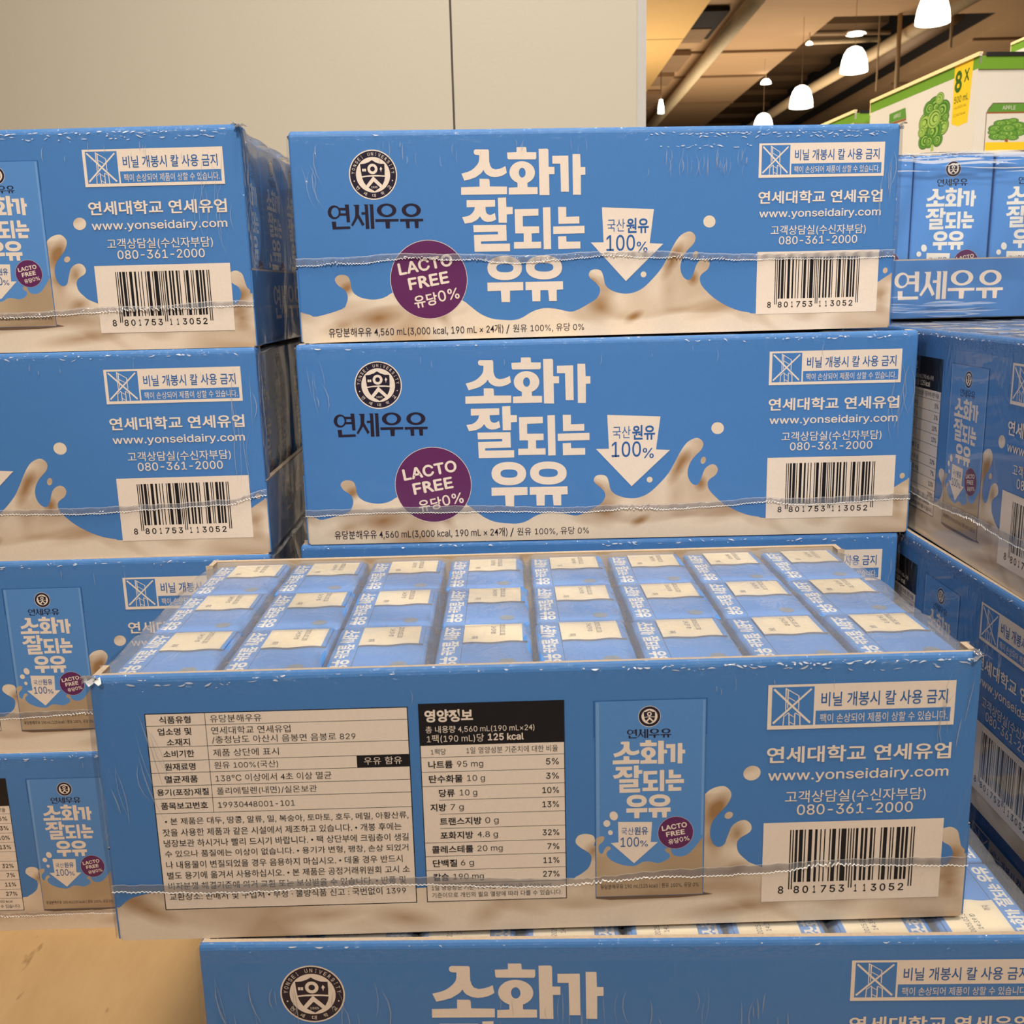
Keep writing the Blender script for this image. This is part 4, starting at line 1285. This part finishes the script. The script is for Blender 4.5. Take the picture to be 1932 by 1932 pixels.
# grooves across the ceiling slab
mb = MB()
for y in (23.4, 26.0, 29.5, 34.0, 40.0):
    mb.box(-3, 6.4, y, y + .05, SL - .05, SL, DECKM)
for y in (22.8, 27.4):
    mb.box(10.0, 17, y, y + .06, SL - .05, SL, DECKM)
struct('trim_3', mb)
# dark underside band left of the long conduit
mb = MB()
for k in range(9):
    mb.box(.5, 4.1, 21.0 + k * 2.2, 21.0 + k * 2.2 + (1.7 if k % 2 else 1.1), SL - .12, SL - .02, DECKM)
mb.box(3.1, 4.2, 19.8, 21.9, SL - .1, SL - .02, VOID_SHADE)  # small ceiling opening, its darkness painted as a black panel
struct('trim_4', mb)

# white insulated panel wall behind the stacks
WY = 1.20
xs = at(853, 120, WY).x
xe = at(1219, 110, WY).x
mb = MB()
mb.box(-1.7, xs - .0012, WY, WY + .05, 0, 3.2, PANELM)
mb.box(xs + .0012, xe - .010, WY, WY + .05, 0, 3.2, PANELM)
mb.box(xs - .0012, xs + .0012, WY + .006, WY + .045, 0, 3.2, SEAMM)
mb.box(xe - .010, xe, WY - .001, WY + .052, 0, 3.2, PANELM2)
struct('wall_back', mb)

# warm-lit header running away beyond the panel wall
mb = MB()
mb.box(.2, 1.51, 4.2, 15.5, EZ + 2.0, EZ + 2.5, SOFFIT)
for y in (6.2, 8.9):
    mb.box(.2, 1.512, y, y + .012, EZ + 1.999, EZ + 2.5, DUCTM)
o = mb.build('header_beam')
tag(o, 'warm yellow header beam running back just right of the white panel wall', 'beam')

# conduit, main pipe, duct
o = MB()
o.tube([(4.40, 18.5, EZ + 4.78), (4.48, 27, EZ + 4.78), (4.55, 50, EZ + 4.78)], .135, plain_mat('wrapped_conduit', (206, 186, 150), .6, var=.18, scale=9), n=14)
tag(o.build('ceiling_conduit', smooth=True), 'pale wrapped conduit running diagonally under the ceiling, left of the lamps', 'pipe')
o = MB()
o.tube([(7.95, 17.0, EZ + 4.62), (7.7, 28, EZ + 4.78), (7.7, 55, EZ + 4.85)], .12, PIPEM, n=14)
tag(o.build('ceiling_pipe', smooth=True), 'bright cream pipe running diagonally behind the row of pendant lamps', 'pipe')
o = MB()
o.tube([(8.85, 21.2, EZ + 5.15), (8.9, 27, EZ + 5.18), (8.9, 60, EZ + 5.2)], .26, DUCTM, n=16)
tag(o.build('air_duct', smooth=True), 'brown round air duct alongside the cream ceiling pipe', 'duct')
o = MB()
o.tube([at(1520, 80, 23), at(1660, 74, 23)], .055, PIPEM, n=10)
tag(o.build('cross_pipe', smooth=True), 'short pale pipe crossing the ceiling opening above the largest full lamp', 'pipe')
o = MB()
o.tube([at(1525, 63, 24), at(1680, 60, 24)], .06, plain_mat('cross_beam_paint', (150, 122, 90), .6), n=10)
tag(o.build('cross_beam', smooth=True), 'dull beam crossing the ceiling opening just above the pale cross pipe', 'beam')
for px, y1, dep, r, lab in ((1691, 168, 20.7, .045, 'thick vertical hanger rod between the two pendant lamps'), (1793, 90, 20.0, .03, 'hanger rod right of the topmost cropped lamp'),
                            (1653, 172, 21.5, .018, 'thin hanger rod right of the largest full lamp')):
    o = MB()
    p = at(px, y1, dep)
    o.tube([p, (p.x, p.y, SL + (.02 if p.y < 20.8 else 1.05))], r, RODM, n=8)
    tag(o.build('hanger_rod', smooth=True), lab, 'rod', 'hanger rods')

# pendant lamps
GLOW = emit_mat('lamp_glow', (255, 246, 226), 7.0)
CAPM = plain_mat('lamp_cap', (150, 140, 124), .5, .4)


def pendant(px, py, w, label):
    dep = .45 * F_PX / w
    p = at(px, py, dep)
    t = thing('pendant_lamp', label, 'lamp', p, 0, 'high-bay pendant lamps')
    m = MB()
    m.lathe([(.225, -.20), (.222, -.13), (.205, -.02), (.17, .09), (.12, .165), (.06, .195), (.0, .20)], GLOW, 28)
    m.lathe([(.225, -.20), (.18, -.212), (.0, -.216)], GLOW, 28)
    m.build('lamp_shade', t, smooth=True)
    m = MB()
    m.lathe([(.035, .195), (.035, .225), (0, .226)], CAPM, 14)
    m.build('lamp_cap', t, smooth=True)
    m = MB()
    m.tube([(0, 0, .22), (0, 0, SL - p.z + .2)], .004, RODM, n=6)
    m.build('cord', t)
    return t


pendant(1612, 112, 47, 'bright pendant lamp, largest of the fully visible ones')
pendant(1512, 182, 41, 'bright pendant lamp, second of the row and left of the largest full one')
pendant(1440, 231, 35, 'pendant lamp dipping behind the top edge of the centre milk case')
pendant(1761, 14, 58, 'pendant lamp nearest the top edge of the picture, far right')
pendant(1224, 4, 60, 'pendant lamp glimpsed at the corner of the white panel wall')


def small_glow(px, py, dep, r, ratio, label):
    p = at(px, py, dep)
    m = MB()
    m.lathe([(r, 0), (r * .9, r * ratio * .5), (r * .5, r * ratio), (0, r * ratio * 1.05)], GLOW, 18)
    m.lathe([(r, 0), (0, -.01)], GLOW, 18)
    m.tube([(0, 0, r * ratio), (0, 0, SL - p.z + .1)], .01, RODM, n=6)
    o = m.build('ceiling_glow', smooth=True)
    o.location = p
    tag(o, label, 'lamp', 'small ceiling lights')


small_glow(1445, 158, 26, .13, .8, 'dimmer ceiling light in a recess above the second lamp')
small_glow(1527, 84, 22, .07, .8, 'small round ceiling light at the left end of the pale cross pipe')
small_glow(1615, 65, 24, .22, .22, 'flat glowing oval for a lamp highlight on the pipe, just above the largest full lamp')  # glowing shape added for a highlight, no lamp of its own
small_glow(1247, 214, 20, .06, 4.0, 'small bluish tube light hanging next to the panel wall')

# ------------------------------------------------------------------ pallet and kraft sheet
t = thing('wooden_pallet', 'wooden pallet under the kraft sheet and the milk cases', 'pallet', (-.02, .62, 0))
for k in range(7):
    m = MB()
    x = -.60 + k * .19
    m.box(x, x + .13, -.42, .62, .124, .1462, WOOD)
    m.build('deck_board', t)
for k in range(3):
    m = MB()
    y = -.42 + k * .47
    m.box(-.60, .67, y, y + .10, 0, .124, WOOD)
    m.build('bearer', t)
KRAFT, nt, b = newmat('kraft_sheet')
tc = N(nt, 'ShaderNodeTexCoord')
n1 = N(nt, 'ShaderNodeTexNoise')
n1.inputs['Scale'].default_value = 55
n1.inputs['Detail'].default_value = 8
n1.inputs['Roughness'].default_value = .7
n2 = N(nt, 'ShaderNodeTexNoise')
n2.inputs['Scale'].default_value = 130
n2.inputs['Detail'].default_value = 2
mp = N(nt, 'ShaderNodeMapping')
mp.inputs['Scale'].default_value = (1, .35, 1)
mp.inputs['Rotation'].default_value = (0, 0, .5)
nt.links.new(tc.outputs['Object'], mp.inputs['Vector'])
nt.links.new(mp.outputs[0], n1.inputs['Vector'])
nt.links.new(mp.outputs[0], n2.inputs['Vector'])
mx = N(nt, 'ShaderNodeMix', data_type='RGBA')
mx.inputs[6].default_value = srgb(168, 132, 84)
mx.inputs[7].default_value = srgb(196, 161, 112)
nt.links.new(n1.outputs[0], mx.inputs[0])
rp = N(nt, 'ShaderNodeValToRGB')
rp.color_ramp.elements[0].position = .70
rp.color_ramp.elements[1].position = .76
nt.links.new(n2.outputs[0], rp.inputs[0])
mx2 = N(nt, 'ShaderNodeMix', data_type='RGBA')
nt.links.new(mathn(nt, 'MULTIPLY', rp.outputs[0], .55), mx2.inputs[0])
nt.links.new(mx.outputs[2], mx2.inputs[6])
mx2.inputs[7].default_value = srgb(120, 84, 44)
nt.links.new(mx2.outputs[2], b.inputs['Base Color'])
b.inputs['Roughness'].default_value = .7
bp = N(nt, 'ShaderNodeBump')
bp.inputs['Strength'].default_value = .25
bp.inputs['Distance'].default_value = .002
nt.links.new(n1.outputs[0], bp.inputs['Height'])
nt.links.new(bp.outputs[0], b.inputs['Normal'])
m = MB()
m.box(-.62, .66, .19, 1.15, .1463, SHEET, KRAFT)
tag(m.build('kraft_sheet'), 'brown speckled kraft board sheet under the lowest milk cases', 'board')

# ------------------------------------------------------------------ milk cases
SEAM_F = seam_mesh([(-1, 23.1), (35, 22.4), (108, 22.9), (165, 20.6), (207, 23.1), (235, 23.9), (262, 25.2), (311, 24.7)], 1, 3.4, [(175, 9, .5), (258, 10, .8), (195, 8, .3)])
SEAM_B1 = seam_mesh([(-1, 42.0), (25, 42.2), (50, 43.6), (80, 42.7), (120, 41.2), (157, 42.6), (186, 42.2), (197, 40.9), (232, 39.6), (280, 39.9), (311, 40.2)], 2, 3.6, [(20, 8, .5), (62, 10, .6), (90, 7, .5), (128, 8, .3), (196, 6, .8), (215, 8, .4), (160, 10, .5)])
SEAM_B2 = seam_mesh([(-1, 18.5), (18, 18.7), (50, 19.1), (83, 19.2), (137, 17.2), (164, 18.2), (186, 17.9), (212, 18.6), (234, 20.2), (252, 19.2), (311, 20.4)], 3, 3.3, [(170, 12, .7), (240, 8, .5)])
SEAM_L1 = seam_mesh([(-1, 17), (150, 18), (200, 19.2), (240, 21.0), (262, 20.6), (290, 22.2), (311, 22.4)], 4, 3.0, [(255, 14, .9), (270, 9, .6), (180, 20, .4)])
SEAM_L2 = seam_mesh([(-1, 26), (150, 26.6), (215, 26.2), (262, 27.2), (290, 28.4), (311, 33)], 5, 3.0, [(300, 8, .4)])
SEAM_X = seam_mesh([(-1, 22), (60, 23), (150, 22.4), (240, 23.4), (311, 24)], 6, 3.4, [(70, 12, .5), (210, 14, .5)])
SEAM_LOW = seam_mesh([(-1, 10.6), (120, 11), (220, 11.4), (311, 12)], 7, 2.4, [(150, 16, .4)])

DEF = [(0, 310, 101.2, .45), (150, 305, 99.6, .25)], [(3, 12, 50, 95, 5, .1), (298, 307, 55, 95, 7, -.05), (60, 290, 84, 98, 10, 0)]
FS = lambda side, seed, ch, st, **k: ((seed, ch, st, side), k)
FILM_A = film_mesh(3, .002, .003, FS('A', 20, *DEF))
FILM_B = film_mesh(11, .002, .003, FS('B', 27, *DEF))
FILM_F = film_mesh(3, .002, .003, FS('A', 21, [(0, 310, 101.6, .8), (180, 306, 100.2, .8), (0, 70, 99.2, .4), (240, 306, 98.4, .3)], [(4, 24, 45, 90, 9, .22), (296, 307, 62, 96, 7, -.12), (60, 280, 88, 98, 6, 0)]))
FILM_G = film_mesh(11, .002, .003, FS('B', 22, [(0, 310, 101.6, .5)], [(6, 24, 50, 92, 9, .15), (26, 75, 62, 88, 14, .05), (105, 215, 60, 84, 26, 0)]))
FILM_B1 = film_mesh(3, .002, .003, FS('B', 23, [(5, 300, 101.6, .25), (180, 302, 99.0, .9), (205, 300, 97.2, .4), (178, 236, 93.0, .6)], [(3, 18, 66, 97, 7, .12), (38, 112, 84, 98, 11, -.08), (178, 240, 76, 93, 30, -.06), (112, 178, 88, 98, 6, 0), (299, 307, 52, 96, 7, -.05)]))
FILM_B2 = film_mesh(11, .002, .003, FS('B', 24, [(0, 310, 101.6, .4), (190, 302, 100.4, .6)], [(3, 14, 66, 97, 6, .12), (298, 307, 45, 96, 8, -.05), (60, 280, 88, 99, 8, 0)]))
FILM_L1 = film_mesh(5, .002, .006, FS('A', 25, [(120, 302, 100.4, .9), (150, 302, 97.8, .55)], [(286, 307, 40, 96, 9, -.06), (190, 290, 86, 97, 12, 0)]))
FILM_L2 = film_mesh(5, .002, .004, FS('B', 26, [(120, 302, 101.4, .7), (180, 300, 99.6, .3)], [(296, 307, 28, 96, 8, -.03), (200, 290, 88, 98, 5, 0)]))
FILM_R1 = film_mesh(11, .002, .003, FS('A', 28, [(2, 152, 99.8, 1), (2, 152, 98.0, .9), (2, 152, 96.6, .6), (2, 152, 93.5, .3)], [(4, 150, 94, 101, 16, 'h'), (2, 110, 1, 11, 16, 'h'), (2, 60, 11, 15, 4, 'h'), (2, 152, 84, 93, 4, 'h')], where='end', at_end=.1592))
FILM_R2 = film_mesh(3, .002, .003, FS('A', 29, [(0, 310, 101.6, .6), (0, 310, 100.2, .3)], [(3, 14, 60, 96, 8, .05), (298, 307, 55, 95, 7, -.05)]),
                    FS('A', 30, [], [(2, 308, 2, 150, 46, 'h')], where='top'))
F = milk_case('open-topped front milk case with the nutrition table facing out, carton tops showing under film', 2, centre(.0075, .3269, .0086), .0086, 'A', FILM_F, SEAM_F, 'A',
              tufts=((1, -1, .3), (-1, -1, 2.0)))
G = milk_case('lowest front blue milk case, cut off by the bottom edge of the picture', 1, centre(.0370, .3186, -.0237), -.0237, 'B', FILM_G)
B1 = milk_case('topmost blue milk case of the centre stack, against the white panel wall', 4, centre(.0491, .5314, .0688), .0688, 'B', FILM_B1, SEAM_B1, 'B',
               tufts=((-1, 1, .5),))
B2 = milk_case('second blue milk case from the top of the centre stack', 3, centre(.0488, .5042, -.0098), -.0098, 'B', FILM_B2, SEAM_B2, 'B')
B3 = milk_case('third centre stack case, only a strip and right corner showing behind the front case', 2, centre(.0445, .5040, -.0085), -.0085, 'B', FILM_B)
B4 = milk_case('lowest blue milk case of the centre stack, hidden behind the front cases', 1, centre(.0480, .5060, 0), 0, 'A', FILM_A)
L1 = milk_case('topmost blue milk case of the left stack, loose film at its right end', 4, centre(-.2774, .4956, -.0030), -.0030, 'A', FILM_L1, SEAM_L1, 'A', tufts=((1, -1, .9),))
L2 = milk_case('second blue milk case from the top of the left stack', 3, centre(-.2770, .4866, .0239), .0239, 'B', FILM_L2, SEAM_L2, 'B')
L3 = milk_case('third blue milk case from the top of the left stack', 2, centre(-.2770, .4855, .0104), .0104, 'A', FILM_A, SEAM_X, 'A')
L4 = milk_case('bottom blue milk case of the left stack, standing on the kraft sheet', 1, centre(-.2770, .4829, .0075), .0075, 'A', FILM_A, SEAM_LOW, 'A')


def right_case(label, lev, x, y, a, film, seam=None, tufts=()):
    X = Vector((math.cos(a), math.sin(a)))
    Y = Vector((-math.sin(a), math.cos(a)))
    c = Vector((x, y)) + X * .155 + Y * .077
    return milk_case(label, lev, c, a, 'A', film, seam, 'A', tufts)


R2 = right_case('sideways blue milk case at the right edge, just below the tray with upright cartons', 3, .2126, .6466, -1.5981, FILM_R2, SEAM_X, ((-1, -1, .4),))
R3 = right_case('sideways blue milk case at the right edge, second down, right of the front case', 2, .2051, .6499, -1.5806, FILM_A)
R4 = right_case('lowest sideways case at the right edge, a dark blue strip', 1, .2065, .6480, -1.5750, FILM_A)


def end_case(label, lev, x, y, a, film):
    p = Vector((x, y)) + Vector((math.cos(a), math.sin(a))) * .077 + Vector((-math.sin(a), math.cos(a))) * .157
    return milk_case(label, lev, p, a + PI / 2, 'A', film)


R1 = end_case('blue milk tray at the right, low end with white lettering and upright cartons', 4, .2038, .652, -.0448, FILM_R1)
for lv, w in ((3, 'upper'), (2, 'middle'), (1, 'lowest')):
    end_case(w + ' blue milk case hidden under the tray with upright cartons', lv, .206, .660, -.03, FILM_A)

# ------------------------------------------------------------------ cartons
ORD = ['first', 'second', 'third', 'fourth', 'fifth', 'sixth', 'seventh', 'eighth']
ROW = ['front', 'middle', 'back']
for r in range(3):
    for c in range(8):
        carton(F, c, r, '%s milk carton from the left in the %s row of the front case' % (ORD[c], ROW[r]), 'cartons in the open front case')
for c in range(7, -1, -1):
    # this tray is turned round: its +y row is the one nearest the viewer
    carton(G, c, 2, '%s milk carton from the left along the front edge of the bottom case' % ORD[7 - c], 'cartons in the bottom case')
for r, w in ((1, 'second'), (0, 'third')):
    carton(G, 0, r, 'carton at the right end of the bottom case, %s row from its front edge' % w, 'cartons in the bottom case')
for r, w in ((2, 'left'), (1, 'middle'), (0, 'right')):
    carton(R1, 0, r, '%s upright milk carton behind the low tray end with white lettering' % w, 'upright cartons in the right-hand tray')
for r in range(3):
    carton(L1, 7, r, '%s carton at the right end of the topmost left case, behind loose film' % ['nearest', 'middle', 'farthest'][r], 'cartons at the end of the topmost left case')
for r, w in ((2, 'nearest'), (1, 'middle'), (0, 'farthest')):
    carton(L2, 0, r, '%s carton at the right end of the second case of the left stack' % w, 'cartons at the end of the second left case')
for c in range(6):
    carton(R2, c, 0, '%s carton from the far end, printed side row, case below the lettered tray' % ORD[c], 'cartons under film in the sideways right case')
for c in range(5):
    carton(R2, c, 1, '%s carton from the far end, middle row, case below the lettered tray' % ORD[c], 'cartons under film in the sideways right case')

_blocks = {}
for o in [x for x in COL.objects if x.get('category') == 'case']:
    k = tuple(sorted(FILLED.get(o.name, ())))
    if len(k) == 24:
        continue
    if k not in _blocks:
        _blocks[k] = carton_block(k)
    q = link('carton_block', _blocks[k], o)
    q['kind'] = 'stuff'
    q['label'] = 'blue milk cartons packed out of sight inside the tray'

# ------------------------------------------------------------------ apple juice cases behind, right
AW = print_mat('apple_white', (222, 214, 200), coat=.25, wrap=False)
AG = print_mat('apple_green', (112, 156, 48), coat=.25, wrap=False)
AGD = print_mat('apple_dark_green', (58, 98, 34), coat=.25, wrap=False)
AGL = print_mat('apple_light_green', (160, 192, 92), coat=.25, wrap=False)
AGM = print_mat('apple_mid_green', (96, 146, 58), coat=.25, wrap=False)
AY = print_mat('apple_yellow', (244, 200, 44), coat=.25, wrap=False)
AEDGE = plain_mat('apple_case_edge', (250, 222, 160), .7)
ADK = plain_mat('apple_case_inside', (24, 24, 20), .9)
ABR = print_mat('apple_brown', (150, 92, 54), coat=.2, wrap=False)


def swirl_tree(pr, cx, cy, w, h, dark=False):
    """round canopy drawn as overlapping curled swirls"""
    blobs = ((-.30, .05, .24), (-.02, .28, .26), (.30, .18, .22), (.32, -.15, .20), (.02, -.18, .28), (-.32, -.32, .20), (.16, .42, .14), (-.22, .30, .18), (.18, -.38, .16), (0, .06, .24), (-.12, -.36, .16), (.40, .02, .12), (-.42, -.12, .14))
    E_ = lambda x, y, rx, ry, n=26: ellipse(cx + x * w, cy + y * h, rx * w, ry * h, n)
    fill, line, lite = (AGD, AGM, AGL) if dark else (AGM, AGD, AGL)
    for x, y, r in blobs:
        pr.shape([E_(x, y, r * 1.1, r * .84)], AGD)
    for x, y, r in blobs:
        pr.shape([E_(x, y, r, r * .76)], fill)
    for k, (x, y, r) in enumerate(blobs):
        pr.shape([E_(x, y, r * 1.04, r * .79)], AGD)
        pr.shape([E_(x, y, r * .98, r * .74)], AGM if (k % 3 or dark) else AGL)
        for q, m in ((.80, line), (.60, lite), (.42, line), (.26, lite)):
            s = .08 * (1 - q) * (1 if k % 2 else -1)
            pr.shape([E_(x + s * r * 4, y, r * q, r * q * .76, 22), E_(x + s * r * 5.2, y - .02 * r, r * (q - .10), r * (q - .10) * .76, 22)], m)
    pr.shape([[(cx - .05 * w, cy - .44 * h), (cx + .03 * w, cy - .44 * h), (cx + .05 * w, cy - .56 * h), (cx - .06 * w, cy - .56 * h)]], ABR if dark else AGL)


def apple_case(label, loc, rz, deco=True):
    """local x along the front (to the right), y backwards, origin at the near left bottom corner"""
    H, Wd, Dp = .300, .250, .302
    t = thing('apple_juice_case', label, 'case', loc, rz, 'green and white juice cases')
    m = MB()
    m.box(0, Wd, .0015, Dp, 0, H - .012, AW)
    m.box(0, Wd, Dp - .003, Dp, H - .012, H, AW)
    m.box(0, .003, 0, Dp, H - .012, H, AW)
    m.box(Wd - .003, Wd, 0, Dp, H - .012, H, AW)
    m.poly([(.003, .003, H - .0115), (Wd - .003, .003, H - .0115), (Wd - .003, Dp - .003, H - .0115), (.003, Dp - .003, H - .0115)], ADK)
    for a, b, c, d in ((0, .0032, 0, Dp), (Wd - .0032, Wd, 0, Dp), (0, Wd, Dp - .0032, Dp)):
        m.box(a - .0006, b + .0006, c, d, H - .0012, H + .0012, AEDGE)
    m.box(-.0006, .003, Dp - .001, Dp + .0006, H - .020, H, AEDGE)
    m.box(-.0012, .0005, 0, Dp, H - .0034, H + .0006, AEDGE)
    ps = lambda u, v, h: (-h / 1000, (Dp * 1000 - u) / 1000, v / 1000)     # left side: u runs from the far end to the near corner
    pr = Print(m, ps)
    Hm = H * 1000
    pr.rect(0, Dp * 1000, Hm - 17.0, Hm - 1, AG)
    if deco:
        U = lambda d: Dp * 1000 - d
        pr.shape([[(U(57), Hm - 2), (U(57.0), Hm - 70), (U(40), Hm - 75), (U(18), Hm - 73.5), (U(13), Hm - 2)]], AY)
        pr.text('8', U(54.5), U(37.5), Hm - 23, AGD, h=25, bold=.05)
        pr.text('X', U(33), U(20.5), Hm - 19, AGD, h=14.5, bold=.04)
        pr.text('500 mL', U(53.5), U(20), Hm - 43.5, AGD, h=8, bold=.02)
        pr.text('=4,000 mL', U(53), U(23), Hm - 53, AGD, h=4)
        pr.text('2,160 kcal', U(53), U(25), Hm - 61.5, AGD, h=4)
        swirl_tree(pr, U(103), Hm - 60, 74, 62)
        pr.shape([[(U(236), Hm - 29), (U(187), Hm - 28.5), (U(183), Hm - 42), (U(236), Hm - 41)]], AGM)
        pr.text('APPLE', U(222), U(200), Hm - 35, AW, h=5)
        pr.shape([[(U(236), Hm - 41.6), (U(183), Hm - 42.6), (U(183), Hm - 45), (U(236), Hm - 44)]], ABR)
    m.build('case_body', t)
    m = MB()
    pf = lambda u, v, h: (u / 1000, .0015 - h / 1000, v / 1000)
    m.box(0, Wd, 0, .0015, H - .018, H - .0035, AG)
    m.box(.008, Wd, -.0008, .0015, H - .0042, H + .0004, ADK)
    pr = Print(m, pf, .05)
    pr.rect(0, Wd * 1000, 0, Hm - 18, AW)
    if deco:
        pr.shape([[(14, Hm - 150), (13.5, Hm - 66), (16, Hm - 61), (21, Hm - 55), (60, Hm - 55), (66, Hm - 61), (68, Hm - 66), (68, Hm - 150)]], SHADOWINK)
        pr.shape([[(14.8, Hm - 150), (14.4, Hm - 66), (67, Hm - 66), (67, Hm - 150)]], AW)
        pr.shape([[(14.4, Hm - 65), (21.5, Hm - 56), (60, Hm - 56), (67, Hm - 65)]], AGM)
        pr.rect(14.4, 67, Hm - 67, Hm - 65, ABR)
        pr.text('APPLE', 33, 49, Hm - 60.5, AW, h=4.2)
        swirl_tree(pr, 41, Hm - 85, 42, 24, True)
        pr.rect(40, 42.5, Hm - 106, Hm - 97, ABR)
        pr.rect(15, 66.5, Hm - 130, Hm - 99, AY)
    else:
        pr.text('apple', 40, 120, Hm - 9, AW, h=9)
    m.build('front_panel', t)
    return t


AZ = EZ + .25819 - .300
apple_case('green and white apple juice case with the yellow 8X tag', (.55694, 1.25, AZ), .0663)
apple_case('juice case behind the yellow-tagged one, only its front corner showing', (.5250, 1.5840, EZ + .2510 - .300), .0663, False)
AH = EZ + .4225 - .300
apple_case('juice case stacked higher at the far right edge of the picture', (.957, 1.675, AH), .0663, False)
for (x, y), z, lab in (((.55694, 1.25), AZ, 'the yellow-tagged juice case'), ((.5250, 1.5840), EZ - .049, 'the second juice case'), ((.957, 1.675), AH, 'the higher far right juice case')):
    apple_case('juice case directly under %s, hidden from view' % lab, (x, y, z - .3015), .0663, False)
    if z > .6:
        apple_case('lowest juice case under %s, on the floor' % lab, (x, y, 0), .0663, False)
    else:
        p = thing('wooden_pallet', 'small wooden pallet carrying %s' % lab, 'pallet', (x, y, 0), .0663)
        h = z - .3017
        for k in range(3):
            m = MB()
            m.box(.0 + k * .09, .07 + k * .09, .0, .30, h - .02, h, WOOD)
            m.build('deck_board', p)
        for k in range(2):
            m = MB()
            m.box(0, .25, .02 + k * .2, .08 + k * .2, 0, h - .02, WOOD)
            m.build('bearer', p)

bpy.data.objects.remove(_to)
